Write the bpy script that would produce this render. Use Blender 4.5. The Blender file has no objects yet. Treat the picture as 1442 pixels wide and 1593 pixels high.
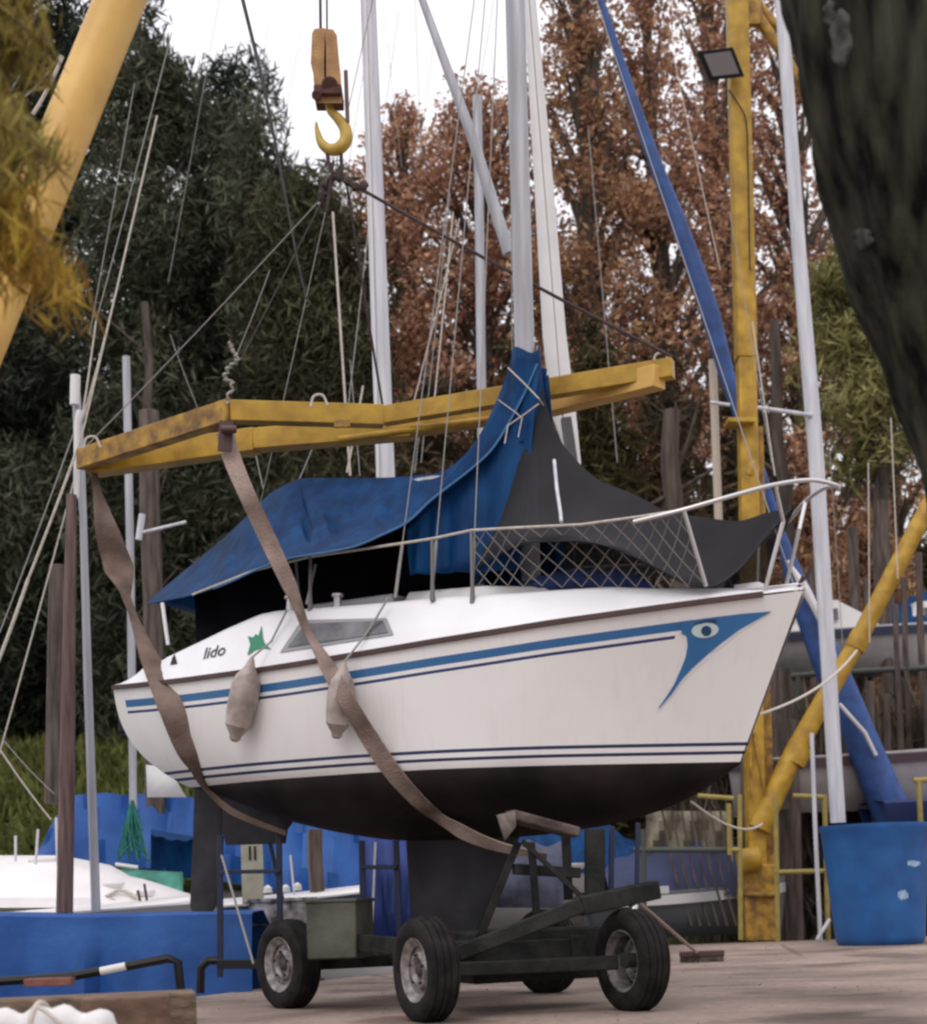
import bpy, bmesh, math, random
import numpy as np
from mathutils import Vector, Matrix
from mathutils.bvhtree import BVHTree
from math import sin, cos, tan, pi, radians, sqrt
S = bpy.context.scene
COL = S.collection
rnd = random.Random(7)
# ---------------------------------------------------------------- camera
F, CX, H = 2400.0, 721.0, 0.74
PITCH, ROLL = radians(4), radians(2)
CY = 1400 - F * tan(PITCH)
FW = Vector((0, cos(PITCH), sin(PITCH))); U0 = Vector((0, -sin(PITCH), cos(PITCH))); R0 = Vector((1, 0, 0))
RT = R0 * cos(ROLL) - U0 * sin(ROLL)
UP = R0 * sin(ROLL) + U0 * cos(ROLL)
CAM = Vector((0, 0, H))
cd = bpy.data.cameras.new('camera'); cam = bpy.data.objects.new('camera', cd); COL.objects.link(cam); S.camera = cam
cam.matrix_world = Matrix(((RT.x, UP.x, -FW.x, CAM.x), (RT.y, UP.y, -FW.y, CAM.y), (RT.z, UP.z, -FW.z, CAM.z), (0, 0, 0, 1)))
cd.sensor_fit = 'VERTICAL'; cd.sensor_height = 36; cd.sensor_width = 36
cd.lens = F / 1593 * 36
cd.shift_y = (CY - 796.5) / 1593
cd.clip_end = 2000; cd.clip_start = 0.1
cd.dof.use_dof = True; cd.dof.focus_distance = 11.5; cd.dof.aperture_fstop = 2.2
def ray(u, v): return FW * F + RT * (u - CX) - UP * (v - CY)
def at(u, v, Y):                       # the world point seen at photo position u, v that stands Y metres away
    d = ray(u, v); return CAM + d * (Y / d.y)
def atz(u, v, z):
    d = ray(u, v); return CAM + d * ((z - H) / d.z)
# ---------------------------------------------------------------- world, sun
w = bpy.data.worlds.new('World'); S.world = w; w.use_nodes = True
nt = w.node_tree; nt.nodes.clear()
out = nt.nodes.new('ShaderNodeOutputWorld'); bg = nt.nodes.new('ShaderNodeBackground')
sky = nt.nodes.new('ShaderNodeTexSky'); sky.sky_type = 'NISHITA'; sky.sun_disc = False
SUN_EL, SUN_AZ = radians(50), radians(200)
sky.sun_elevation = SUN_EL; sky.sun_rotation = SUN_AZ; sky.air_density = 1.5; sky.dust_density = 6
mx = nt.nodes.new('ShaderNodeMixRGB'); mx.inputs[0].default_value = 0.9
gtc = nt.nodes.new('ShaderNodeTexCoord'); gsp = nt.nodes.new('ShaderNodeSeparateXYZ'); grp = nt.nodes.new('ShaderNodeMapRange')     # cloud deck: brighter overhead than at the horizon
nt.links.new(gtc.outputs['Generated'], gsp.inputs[0]); nt.links.new(gsp.outputs[2], grp.inputs[0]); grp.inputs[3].default_value = 7.2; grp.inputs[4].default_value = 14.5
gmx = nt.nodes.new('ShaderNodeVectorMath'); gmx.operation = 'SCALE'; gmx.inputs[0].default_value = (1.0, .985, 1.03)
nt.links.new(grp.outputs[0], gmx.inputs['Scale']); nt.links.new(gmx.outputs[0], mx.inputs[2])
nt.links.new(sky.outputs[0], mx.inputs[1]); nt.links.new(mx.outputs[0], bg.inputs[0]); nt.links.new(bg.outputs[0], out.inputs[0])
bg.inputs[1].default_value = 0.115
sl = bpy.data.lights.new('sun', 'SUN'); sl.energy = 0.8; sl.angle = radians(25); sl.color = (1, .96, .9)
so = bpy.data.objects.new('sun', sl); COL.objects.link(so)
sd = Vector((sin(SUN_AZ) * cos(SUN_EL), cos(SUN_AZ) * cos(SUN_EL), sin(SUN_EL)))
so.rotation_euler = sd.to_track_quat('Z', 'Y').to_euler()
S.view_settings.view_transform = 'Standard'; S.view_settings.look = 'None'; S.view_settings.exposure = 0.0; S.view_settings.gamma = 1
S.cycles.filter_width = 2.5
S.cycles.use_denoising = True
S.cycles.max_bounces = 6; S.cycles.transparent_max_bounces = 8
# ---------------------------------------------------------------- materials
MATS = {}
def mat(name, col, rough=0.6, metal=0.0, var=0.0, scale=8.0, col2=None, bump=0.0, bscale=60.0, stretch=(1, 1, 1), island=0.0, spec=0.5, detail=5.0):
    if name in MATS: return MATS[name]
    m = bpy.data.materials.new(name); m.use_nodes = True; N = m.node_tree.nodes; Lk = m.node_tree.links
    b = N['Principled BSDF']; b.inputs['Roughness'].default_value = rough; b.inputs['Metallic'].default_value = metal
    b.inputs['Specular IOR Level'].default_value = spec
    c4 = (*col, 1)
    tc = N.new('ShaderNodeTexCoord'); mp = N.new('ShaderNodeMapping'); mp.inputs['Scale'].default_value = stretch
    Lk.new(tc.outputs['Object'], mp.inputs[0])
    nz = N.new('ShaderNodeTexNoise'); nz.inputs['Scale'].default_value = scale; nz.inputs['Detail'].default_value = detail
    Lk.new(mp.outputs[0], nz.inputs['Vector'])
    r = N.new('ShaderNodeValToRGB'); r.color_ramp.elements[0].position = .35; r.color_ramp.elements[1].position = .68
    a = tuple(x * (1 - var) for x in col); bb = col2 if col2 else tuple(min(1, x * (1 + var)) for x in col)
    r.color_ramp.elements[0].color = (*a, 1); r.color_ramp.elements[1].color = (*bb, 1)
    Lk.new(nz.outputs[0], r.inputs[0])
    last = r.outputs[0]
    if island > 0:
        g = N.new('ShaderNodeNewGeometry'); hs = N.new('ShaderNodeHueSaturation')
        mr = N.new('ShaderNodeMapRange'); mr.inputs[3].default_value = 1 - island; mr.inputs[4].default_value = 1 + island
        Lk.new(g.outputs['Random Per Island'], mr.inputs[0]); Lk.new(mr.outputs[0], hs.inputs['Value'])
        mr2 = N.new('ShaderNodeMapRange'); mr2.inputs[3].default_value = .5 - island * .05; mr2.inputs[4].default_value = .5 + island * .04
        Lk.new(g.outputs['Random Per Island'], mr2.inputs[0]); Lk.new(mr2.outputs[0], hs.inputs['Hue'])
        Lk.new(last, hs.inputs['Color']); last = hs.outputs[0]
    Lk.new(last, b.inputs['Base Color'])
    if bump:
        n2 = N.new('ShaderNodeTexNoise'); n2.inputs['Scale'].default_value = bscale; n2.inputs['Detail'].default_value = 4
        Lk.new(mp.outputs[0], n2.inputs['Vector'])
        bp = N.new('ShaderNodeBump'); bp.inputs['Strength'].default_value = bump; bp.inputs['Distance'].default_value = .02
        Lk.new(n2.outputs[0], bp.inputs['Height']); Lk.new(bp.outputs[0], b.inputs['Normal'])
    MATS[name] = m; return m
def leafmat(name, c1, c2, island=.5, scale=.5):
    m = mat(name, c1, .7, 0, 0, scale, c2, island=island, spec=.2)
    b = m.node_tree.nodes['Principled BSDF']
    Lk = m.node_tree.links; N = m.node_tree.nodes
    o = N['Material Output']; t = N.new('ShaderNodeBsdfTranslucent'); ms = N.new('ShaderNodeMixShader'); ms.inputs[0].default_value = .3
    Lk.new(b.inputs['Base Color'].links[0].from_socket, t.inputs[0])
    Lk.new(b.outputs[0], ms.inputs[1]); Lk.new(t.outputs[0], ms.inputs[2]); Lk.new(ms.outputs[0], o.inputs[0])
    return m
YEL = mat('yellow_paint', (.37, .205, .014), .5, 0, .15, 5, (.53, .315, .028), .15, 30)
YELR = mat('worn_yellow_paint', (.22, .11, .03), .6, 0, .25, 7, (.50, .28, .035), .3, 30)
YELB = mat('faded_yellow_paint', (.62, .36, .085), .5, 0, .08, 3, (.72, .45, .12), .1, 20)
ALU = mat('mast_aluminium', (.36, .36, .39), .45, .25, .12, 2, (.46, .46, .5), stretch=(8, 8, .6))
ALUL = mat('pale_mast', (.52, .52, .57), .45, .1, .1, 2, (.66, .66, .7), stretch=(8, 8, .6))
WHT = mat('white_gelcoat', (.70, .68, .68), .35, 0, .05, 3)
WHTC = mat('white_canvas', (.68, .66, .66), .8, 0, .1, 3, bump=.3, bscale=15)
STEEL = mat('stainless_tube', (.62, .60, .60), .3, .6)
WIRE = mat('dull_wire', (.30, .29, .28), .6)
WIREL = mat('pale_rope', (.55, .50, .44), .8, 0, .15, 30)
ROPED = mat('dark_cable', (.05, .045, .05), .7, 0, .2, 30)
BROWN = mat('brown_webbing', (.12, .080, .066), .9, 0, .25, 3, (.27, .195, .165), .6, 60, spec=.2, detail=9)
RUB = mat('rub_rail_brown', (.07, .035, .03), .6, 0, .2, 6)
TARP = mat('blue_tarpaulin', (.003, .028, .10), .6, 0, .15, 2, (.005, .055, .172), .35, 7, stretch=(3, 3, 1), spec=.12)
TARP2 = mat('bright_blue_tarpaulin', (.008, .062, .26), .55, 0, .14, 1.5, (.022, .10, .34), .7, 5, spec=.3)
MESHC = mat('grey_shade_mesh', (.022, .021, .025), .9, 0, .15, 4, bump=.4, bscale=12)
TYRE = mat('tyre_rubber', (.010, .009, .010), .85, 0, .3, 9, (.024, .020, .020), .3, 50, spec=.2)
RIM = mat('dirty_rim', (.20, .18, .18), .5, .4, .35, 18, (.36, .33, .33))
HUB = mat('dark_hub', (.05, .042, .04), .6, .3)
GRN = mat('trailer_green', (.009, .010, .010), .65, 0, .3, 6, (.026, .027, .025), .3, 30, spec=.25)
GBOX = mat('green_box_paint', (.055, .056, .040), .6, 0, .25, 4, (.10, .10, .078), .2, 20)
NAVY = mat('navy_paint', (.008, .013, .045), .5, 0, .2, 6)
ANTI = mat('antifouling', (.012, .007, .008), .75, 0, .3, 2, (.026, .019, .018), .3, 14, spec=.2)
KEEL = mat('keel_paint', (.036, .035, .039), .75, 0, .3, 2, (.064, .062, .068), .3, 14, spec=.2)
WOOD = mat('weathered_timber', (.12, .085, .06), .8, 0, .3, 6, (.24, .16, .11), .5, 20, stretch=(1, 6, 6))
PILE = mat('grey_brown_timber', (.07, .05, .042), .85, 0, .3, 3, (.145, .11, .095), .5, 20, stretch=(6, 6, .7))
BARK = mat('dark_bark', (.008, .007, .007), .95, 0, .4, 1.6, (.050, .050, .036), 1.0, 3.5, stretch=(9, 9, 1.3), spec=.1)
BARKB = mat('brown_bark', (.06, .045, .035), .9, 0, .3, 2, (.13, .10, .08), .6, 8, stretch=(4, 4, .5))
BLK = mat('black_plastic', (.007, .007, .008), .5, spec=.3)
TANK = mat('blue_tank_plastic', (.010, .088, .30), .5, 0, .15, 3, (.014, .115, .35), .15, 6)
GLASS = mat('smoked_acrylic', (.10, .10, .11), .25, 0, .3, 5, (.20, .20, .22))
# ---------------------------------------------------------------- mesh helpers
def tagp(o, label=None, cat=None, group=None, kind=None):
    if label: o['label'] = label
    if cat: o['category'] = cat
    if group: o['group'] = group
    if kind: o['kind'] = kind
    return o
def empty(name, loc, label, cat, group=None):
    o = bpy.data.objects.new(name, None); COL.objects.link(o); o.location = loc; o.empty_display_size = .2
    return tagp(o, label, cat, group)
LOCAL = []          # parents whose parts are given in their own local space
class MB:
    def __init__(s): s.v = []; s.f = []; s.uv = None
    def add(s, vs, fs):
        n = len(s.v); s.v += [Vector(p) for p in vs]; s.f += [tuple(i + n for i in f) for f in fs]; return s
    def quad(s, a, b, c, d): return s.add([a, b, c, d], [(0, 1, 2, 3)])
    def grid(s, rows, close=False):
        n = len(rows[0]); fs = []
        for i in range(len(rows) - 1):
            for j in range(n - 1 if not close else n):
                k = (j + 1) % n
                fs.append((i * n + j, i * n + k, (i + 1) * n + k, (i + 1) * n + j))
        return s.add([p for r in rows for p in r], fs)
    def box(s, c, ax, ay, az):             # centre and three half-axis vectors
        c, ax, ay, az = map(Vector, (c, ax, ay, az))
        vs = [c + ax * i + ay * j + az * k for i in (-1, 1) for j in (-1, 1) for k in (-1, 1)]
        return s.add(vs, [(0, 1, 3, 2), (4, 6, 7, 5), (0, 4, 5, 1), (2, 3, 7, 6), (0, 2, 6, 4), (1, 5, 7, 3)])
    def abox(s, x0, x1, y0, y1, z0, z1):
        return s.box(((x0 + x1) / 2, (y0 + y1) / 2, (z0 + z1) / 2), ((x1 - x0) / 2, 0, 0), (0, (y1 - y0) / 2, 0), (0, 0, (z1 - z0) / 2))
    def beam(s, a, b, wd, hg, up=(0, 0, 1)):
        a, b = Vector(a), Vector(b); d = (b - a); l = d.length; d.normalize()
        side = d.cross(Vector(up)); side.normalize(); u = side.cross(d)
        return s.box((a + b) / 2, d * l / 2, side * wd / 2, u * hg / 2)
    def tube(s, pts, r, n=8, cap=True, jitter=0):
        pts = [Vector(p) for p in pts]; m = len(pts)
        rs = r if isinstance(r, (list, tuple)) else [r] * m
        rows = []; prev = None
        for i, p in enumerate(pts):
            t = (pts[min(i + 1, m - 1)] - pts[max(i - 1, 0)]).normalized()
            if prev is None: a = t.cross(Vector((0, 0, 1)) if abs(t.z) < .9 else Vector((1, 0, 0))).normalized()
            else: a = (prev - t * prev.dot(t)).normalized()
            prev = a; b = t.cross(a)
            rows.append([p + (a * cos(2 * pi * k / n) + b * sin(2 * pi * k / n)) * rs[i] * (1 + (rnd.random() - .5) * jitter) for k in range(n)])
        s.grid(rows, True)
        if cap:
            base = len(s.v) - m * n
            s.f.append(tuple(base + k for k in range(n))[::-1]); s.f.append(tuple(base + (m - 1) * n + k for k in range(n)))
        return s
    def build(s, name, m, parent=None, smooth=True, loc=None, solid=0, bevel=0, sub=0, uvs=None):
        me = bpy.data.meshes.new(name)
        if parent is not None and parent not in LOCAL: off = Vector(parent.location)
        elif parent is not None: off = Vector((0, 0, 0))
        else:
            if loc is None:
                zz = min(p.z for p in s.v); cx = sum(p.x for p in s.v) / len(s.v); cy = sum(p.y for p in s.v) / len(s.v); loc = Vector((cx, cy, zz))
            off = Vector(loc)
        me.from_pydata([tuple(p - off) for p in s.v], [], s.f)
        if uvs:
            ul = me.uv_layers.new(name='UVMap')
            for lp in me.loops: ul.data[lp.index].uv = uvs[lp.vertex_index]
        me.materials.append(m)
        if smooth: me.polygons.foreach_set('use_smooth', [True] * len(me.polygons))
        me.update()
        o = bpy.data.objects.new(name, me); COL.objects.link(o)
        if parent is not None: o.parent = parent
        else: o.location = off
        if smooth:
            bmm = bmesh.new(); bmm.from_mesh(me); bmesh.ops.recalc_face_normals(bmm, faces=bmm.faces)
            for e in bmm.edges:
                if len(e.link_faces) == 2 and e.calc_face_angle(0) > radians(38): e.smooth = False
            bmm.to_mesh(me); bmm.free()
        if bevel:
            md = o.modifiers.new('bevel', 'BEVEL'); md.width = bevel; md.segments = 2; md.limit_method = 'ANGLE'
        if solid:
            md = o.modifiers.new('solid', 'SOLIDIFY'); md.thickness = solid; md.offset = 0
        if sub:
            md = o.modifiers.new('sub', 'SUBSURF'); md.levels = sub; md.render_levels = sub
        return o
def sub_build(mb, name, m, part, base, **k):    # a sub-part, given in the same space as its part
    o = mb.build(name, m, None, loc=base, **k); o.location = (0, 0, 0); o.parent = part; return o
def thing(name, base, label, cat, group=None):
    return empty(name, Vector(base), label, cat, group)
def catmull(pts, n=8):
    P = [Vector(p) for p in pts]; P = [2 * P[0] - P[1]] + P + [2 * P[-1] - P[-2]]; o = []
    for i in range(1, len(P) - 2):
        for k in range(n):
            t = k / n; a, b, c, d = P[i - 1:i + 3]
            o.append(.5 * ((2 * b) + (c - a) * t + (2 * a - 5 * b + 4 * c - d) * t * t + (3 * b - a - 3 * c + d) * t ** 3))
    o.append(P[-2]); return o
def sag(a, b, s, n=10):
    a, b = Vector(a), Vector(b)
    return [a.lerp(b, k / n) - Vector((0, 0, s * 4 * (k / n) * (1 - k / n))) for k in range(n + 1)]
def lerp(a, b, t): return a + (b - a) * t
def interp(x, xs, ys): return float(np.interp(x, xs, ys))
# ================================================================ SETTING
CONC = bpy.data.materials.new('concrete'); CONC.use_nodes = True
def _conc():
    N = CONC.node_tree.nodes; Lk = CONC.node_tree.links; b = N['Principled BSDF']; b.inputs['Roughness'].default_value = .85
    tc = N.new('ShaderNodeTexCoord')
    n1 = N.new('ShaderNodeTexNoise'); n1.inputs['Scale'].default_value = .9; n1.inputs['Detail'].default_value = 8
    mp = N.new('ShaderNodeMapping'); mp.inputs['Scale'].default_value = (.7, .8, 1); Lk.new(tc.outputs['Object'], mp.inputs[0])
    Lk.new(mp.outputs[0], n1.inputs['Vector'])
    r = N.new('ShaderNodeValToRGB'); e = r.color_ramp.elements
    e[0].position = .30; e[0].color = (.11, .074, .058, 1); e[1].position = .66; e[1].color = (.36, .268, .222, 1)
    k = e.new(.46); k.color = (.235, .176, .146, 1)
    Lk.new(n1.outputs[0], r.inputs[0])
    n2 = N.new('ShaderNodeTexNoise'); n2.inputs['Scale'].default_value = 14; n2.inputs['Detail'].default_value = 6; Lk.new(tc.outputs['Object'], n2.inputs['Vector'])
    m = N.new('ShaderNodeMixRGB'); m.blend_type = 'OVERLAY'; m.inputs[0].default_value = .5
    Lk.new(r.outputs[0], m.inputs[1]); Lk.new(n2.outputs[0], m.inputs[2])
    # dark damp patches and cracks
    n3 = N.new('ShaderNodeTexNoise'); n3.inputs['Scale'].default_value = 1.1; n3.inputs['Detail'].default_value = 3; Lk.new(mp.outputs[0], n3.inputs['Vector'])
    r3 = N.new('ShaderNodeValToRGB'); r3.color_ramp.elements[0].position = .36; r3.color_ramp.elements[0].color = (.45, .4, .38, 1); r3.color_ramp.elements[1].position = .42; r3.color_ramp.elements[1].color = (1, 1, 1, 1)
    Lk.new(n3.outputs[0], r3.inputs[0])
    m2 = N.new('ShaderNodeMixRGB'); m2.blend_type = 'MULTIPLY'; m2.inputs[0].default_value = .8
    Lk.new(m.outputs[0], m2.inputs[1]); Lk.new(r3.outputs[0], m2.inputs[2])
    vo = N.new('ShaderNodeTexVoronoi'); vo.feature = 'DISTANCE_TO_EDGE'; vo.inputs['Scale'].default_value = .22; Lk.new(tc.outputs['Object'], vo.inputs['Vector'])
    r4 = N.new('ShaderNodeValToRGB'); r4.color_ramp.elements[0].position = 0; r4.color_ramp.elements[0].color = (.35, .3, .28, 1); r4.color_ramp.elements[1].position = .012; r4.color_ramp.elements[1].color = (1, 1, 1, 1)
    Lk.new(vo.outputs[0], r4.inputs[0])
    m3 = N.new('ShaderNodeMixRGB'); m3.blend_type = 'MULTIPLY'; m3.inputs[0].default_value = .7
    Lk.new(m2.outputs[0], m3.inputs[1]); Lk.new(r4.outputs[0], m3.inputs[2])
    Lk.new(m3.outputs[0], b.inputs['Base Color'])
    bp = N.new('ShaderNodeBump'); bp.inputs['Strength'].default_value = .35; bp.inputs['Distance'].default_value = .02; Lk.new(n2.outputs[0], bp.inputs['Height']); Lk.new(bp.outputs[0], b.inputs['Normal'])
_conc()
# yard edge runs diagonally away on the left, then along the quay
EDGE = [(-9, -3), (-4.66, 8), (-2.464, 12.885), (-1.975, 13.966), (1.4, 21.6), (2.84, 22.0), (30, 21.6), (30, -12), (-9, -12)]
m = MB(); n = len(EDGE)
m.v = [Vector((x, y, 0)) for x, y in EDGE] + [Vector((x, y, -2.5)) for x, y in EDGE]
m.f = [tuple(range(n))[::-1]] + [(i, (i + 1) % n, n + (i + 1) % n, n + i) for i in range(n)]
o = m.build('concrete_yard', CONC, None, smooth=False, loc=(0, 0, 0)); o['kind'] = 'structure'
WATER = mat('canal_water', (.03, .035, .03), .12, 0, .2, 1, bump=.3, bscale=3)
o = MB().quad((-120, -60, -1.3), (120, -60, -1.3), (120, 200, -1.3), (-120, 200, -1.3)).build('water', WATER, None, smooth=False, loc=(0, 0, -1.3)); o['kind'] = 'structure'
BANKM = mat('grassy_earth', (.045, .055, .015), .95, 0, .3, 1.5, (.10, .11, .035), .6, 10)
rows = []
for yy, zl, zr in ((25.5, -1.6, -1.6), (25.8, .6, .3), (27, 1.5, .4), (30, 2.9, .5), (34, 4.2, .8), (40, 4.6, 1.0), (70, 5, 2), (400, 6, 4)):
    rows.append([Vector((x, yy + .3 * sin(x), lerp(zl, zr, min(1, max(0, (x + 5) / 8))) + .12 * sin(x * 2.3 + yy))) for x in np.linspace(-120, 120, 121)])
o = MB().grid(rows).build('bank', BANKM, None, loc=(0, 30, 0)); o['kind'] = 'structure'
def leafcloud(name, mtl, pos, size, aspect=1.0, droop=0.0, parent=None, base=(0, 0, 0), seed=1, kind=None, flatz=None):
    r = np.random.default_rng(seed); n = len(pos)
    a = r.normal(size=(n, 3)); a[:, 2] = a[:, 2] * (1 - droop) - droop * 2.5 * (droop > 0)
    if flatz is not None: a[:, 2] *= flatz
    a /= np.linalg.norm(a, axis=1)[:, None]
    b = np.cross(a, r.normal(size=(n, 3)) if flatz is None else np.array([0, 0, 1.0]) + r.normal(size=(n, 3)) * .15); b /= np.linalg.norm(b, axis=1)[:, None]
    sz = size * (.5 + r.random(n))[:, None]
    a = a * sz * aspect; b = b * sz / max(1, aspect ** .5) * .5
    v = np.empty((n, 4, 3)); v[:, 0] = pos - a * .5; v[:, 1] = pos + b * .6; v[:, 2] = pos + a * .5; v[:, 3] = pos - b * .6
    v = v.reshape(-1, 3) - np.array(base)
    me = bpy.data.meshes.new(name); me.vertices.add(n * 4); me.vertices.foreach_set('co', v.ravel())
    me.loops.add(n * 4); me.loops.foreach_set('vertex_index', np.arange(n * 4)); me.polygons.add(n)
    me.polygons.foreach_set('loop_start', np.arange(n) * 4); me.polygons.foreach_set('loop_total', np.full(n, 4))
    me.materials.append(mtl); me.update()
    o = bpy.data.objects.new(name, me); COL.objects.link(o)
    if parent: o.parent = parent
    else: o.location = base
    if kind: o['kind'] = kind
    return o
# grass blades on the bank (stuff)
rr = np.random.default_rng(3)
N_ = 26000; gx = rr.uniform(-16, 4, N_); gy = rr.uniform(26.5, 38, N_)
gz = np.interp(gy, [25.8, 27, 30, 34, 40], [.6, 1.5, 2.9, 4.2, 4.6]) * np.clip(1 - (gx + 5) / 8, 0, 1) + np.interp(gy, [25.8, 40], [.3, 1]) * np.clip((gx + 5) / 8, 0, 1)
GRASS = leafmat('bank_grass', (.075, .085, .02), (.16, .17, .05), .3, 1)
o = leafcloud('grass', GRASS, np.stack([gx, gy, gz + .12], 1), .34, 2.2, -.9, seed=5, kind='stuff'); tagp(o, 'short green grass on the far bank behind the moored boats', 'grass')
N_ = 1500; dx_ = rr.uniform(-2, 9, N_); dy_ = rr.uniform(6, 21, N_); ok_ = dx_ > (-1.9 + (dy_ - 14) * .45)
o = leafcloud('fallen_leaves', leafmat('fallen_leaf', (.05, .028, .018), (.20, .11, .06), .5, 2), np.stack([dx_[ok_], dy_[ok_], np.full(ok_.sum(), .012)], 1), .022, 1.3, 0, seed=8, kind='stuff', flatz=.08); tagp(o, 'small dry leaves and grit scattered over the concrete yard', 'fallen leaves')
N_ = 15000; kx = rr.uniform(3.6, 9.5, N_); ky = 24.6 + rr.random(N_) * 3.2 + .3 * np.sin(kx * 3)
o = leafcloud('reeds', leafmat('dry_reeds', (.055, .042, .032), (.20, .155, .12), .5, 1), np.stack([kx, ky, .3 + rr.random(N_) ** 1.3 * 3.3], 1), .15, 9.0, -7, seed=15, kind='stuff'); tagp(o, 'tangle of dry upright reeds between the piles at right', 'reeds')
# ---------------------------------------------------------------- trees
def clumps(r, centers, rad, per, flat=.7):
    P = []
    for (c, k) in centers:
        n_ = int(per * k * k); d = r.normal(size=(n_, 3)); d /= np.linalg.norm(d, axis=1)[:, None]
        d *= (r.random(n_) ** .45)[:, None] * rad * k; d[:, 2] *= flat
        P.append(np.array(c) + d)
    return np.concatenate(P)
def tree(name, u, Y, zbase, vtop, hw, mtl, barkm, label, cat, seed, group, crown_from=.15, dens=1.0, size=.22, shape='cone', nclump=90, crad=1.0, lean=0, droop=0., aspect=1.5, flat=.8):
    r = np.random.default_rng(seed); top = at(u, vtop, Y); base = Vector((top.x + lean, Y, zbase)); hgt = top.z - zbase; wr = hw * Y / F
    t = thing(name, base, label, cat, group)
    tm = MB(); tp = [base.lerp(Vector((top.x, Y, top.z)), k / 8) + Vector((.12 * r.normal(), .12 * r.normal(), 0)) * (k > 0) for k in range(9)]
    r0 = hgt * .018 + .05
    tm.tube(tp, [r0 * (1 - .85 * k / 8) for k in range(9)], 8)
    cs = []; lm = MB()
    for i in range(nclump):
        f = crown_from + (1 - crown_from) * (i + r.random()) / nclump
        g = (f - crown_from) / (1 - crown_from)
        if shape == 'cone': env = min(1.1, 1.25 * (1 - g) ** .85) * min(1, (g + .15) * 5) * (.74 + .3 * sin(g * 15 + seed * 2.3) * g)
        elif shape == 'dome': env = (1 - g ** 1.7) ** .62 * min(1, (g + .2) * 4) * (.72 + .28 * sin(g * 21 + seed * 1.7)) + .05
        elif shape == 'column': env = (1 - g ** 3) * min(1, .55 + g * 2)
        else: env = sqrt(max(0, 1 - (2 * g - .9) ** 2 / 1.25))
        a = r.random() * 2 * pi; q = wr * env * (r.random() ** .6)
        p0 = base.lerp(Vector((top.x, Y, top.z)), max(0.02, f - .06 - .04 * env)); c = base.lerp(Vector((top.x, Y, top.z)), f) + Vector((cos(a) * q, sin(a) * q, (r.random() - .5) * .6))
        k = (.55 + .6 * r.random()) * (.5 + .6 * env) if shape not in ('dome', 'cone') else (.3 + 1.0 * r.random() ** 1.3) * (.62 + .4 * env)
        if shape in ('dome', 'cone'): c = c + Vector((r.normal() * .45, 0, r.normal() * .5))
        cs.append((tuple(c), k))
        if i % 2 == 0 and q > .3: lm.tube([p0, p0.lerp(c, .5) + Vector((0, 0, .15)), c], [r0 * .28 * (1 - .5 * g), r0 * .18, .015], 5)
    tr = tm.build('trunk', barkm, t)
    if lm.v: lm.build('limbs', barkm, t)
    P = clumps(r, cs, crad, 260 * dens * crad * crad, flat)
    o = leafcloud('crown', mtl, P, size, aspect, droop, t, base, seed)
    return t
DK = leafmat('dark_needles', (.042, .048, .030), (.135, .142, .090), .5, .35)
DK2 = leafmat('dark_blue_green_needles', (.034, .043, .031), (.112, .126, .088), .5, .35)
DKO = leafmat('brown_green_needles', (.040, .040, .022), (.115, .105, .055), .5, .35)
OLV = leafmat('olive_needles', (.045, .040, .018), (.095, .075, .03), .5, .4)
RUST = leafmat('rust_leaves', (.28, .135, .082), (.60, .355, .235), .45, .5)
RUST2 = leafmat('brown_leaves', (.27, .14, .075), (.52, .31, .19), .45, .5)
BRS = leafmat('dry_brown_undergrowth', (.06, .045, .03), (.14, .10, .06), .5, .6)
GRNL = leafmat('pale_green_leaves', (.14, .14, .05), (.34, .32, .13), .4, .6)
TG = 'dark conifers on the far bank'
for i, (u, Y, vt, hw, mt, lb) in enumerate([
    (-60, 37, -160, 190, DK, 'dark conifer at far left behind the yellow boom'),
    (75, 39, 10, 165, DK2, 'dark conifer with its top just left of the yellow boom'),
    (222, 36, 35, 120, DK, 'tallest dark conifer just right of the yellow boom'),
    (348, 38, 135, 105, DK2, 'pointed dark conifer left of the black cable'),
    (430, 35, 260, 115, DK, 'dark conifer directly behind the black cable'),
    (495, 34, 315, 105, DKO, 'lower brownish green conifer left of the grey mast under the hook'),
    (40, 42, 300, 150, DK2, 'lower dark conifer at the left edge under the golden foliage'),
    (345, 43, 360, 120, DK, 'lower dark conifer behind the left end of the yellow spreader')]):
    tree('conifer_tree', u, Y, 3.6, vt, hw, mt, BARKB, lb, 'tree', 20 + i, TG, crown_from=.04, dens=3.0, size=.14, shape='dome' if i in (0, 1, 2, 5, 6, 7) else 'cone', nclump=115 if i != 2 else 130, crad=1.2, droop=.35, aspect=2.3, flat=1.35)
RG = 'rust coloured autumn trees behind the boats'
for i, (u, Y, vt, hw, mt, lb) in enumerate([
    (620, 42, 170, 150, RUST, 'rust leaved tree just right of the hook and grey mast'),
    (742, 40, 130, 150, RUST, 'rust leaved tree behind the leaning grey spar'),
    (895, 37, -230, 125, RUST2, 'tall rust tree right of the white furled sail'),
    (1000, 38, -120, 130, RUST, 'tall rust tree behind the blue furled sail'),
    (1095, 40, -200, 135, RUST, 'rust tree left of the yellow crane post behind the floodlight'),
    (1215, 41, -160, 135, RUST, 'rust tree behind the pale mast near the dark trunk'),
    (1345, 43, 60, 150, RUST2, 'rust tree mostly hidden by the dark leaning trunk'),
    (840, 44, 330, 150, OLV, 'brownish olive tree low behind the white furled sail')]):
    tree('autumn_tree', u, Y, 1.0, vt, hw, mt, BARKB, lb, 'tree', 60 + i, RG, crown_from=.26, dens=1.15, size=.145, shape='round' if i < 2 else 'column', nclump=240 if i < 2 else int(165 if hw > 128 else 185), crad=.78, aspect=1.15)
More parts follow.
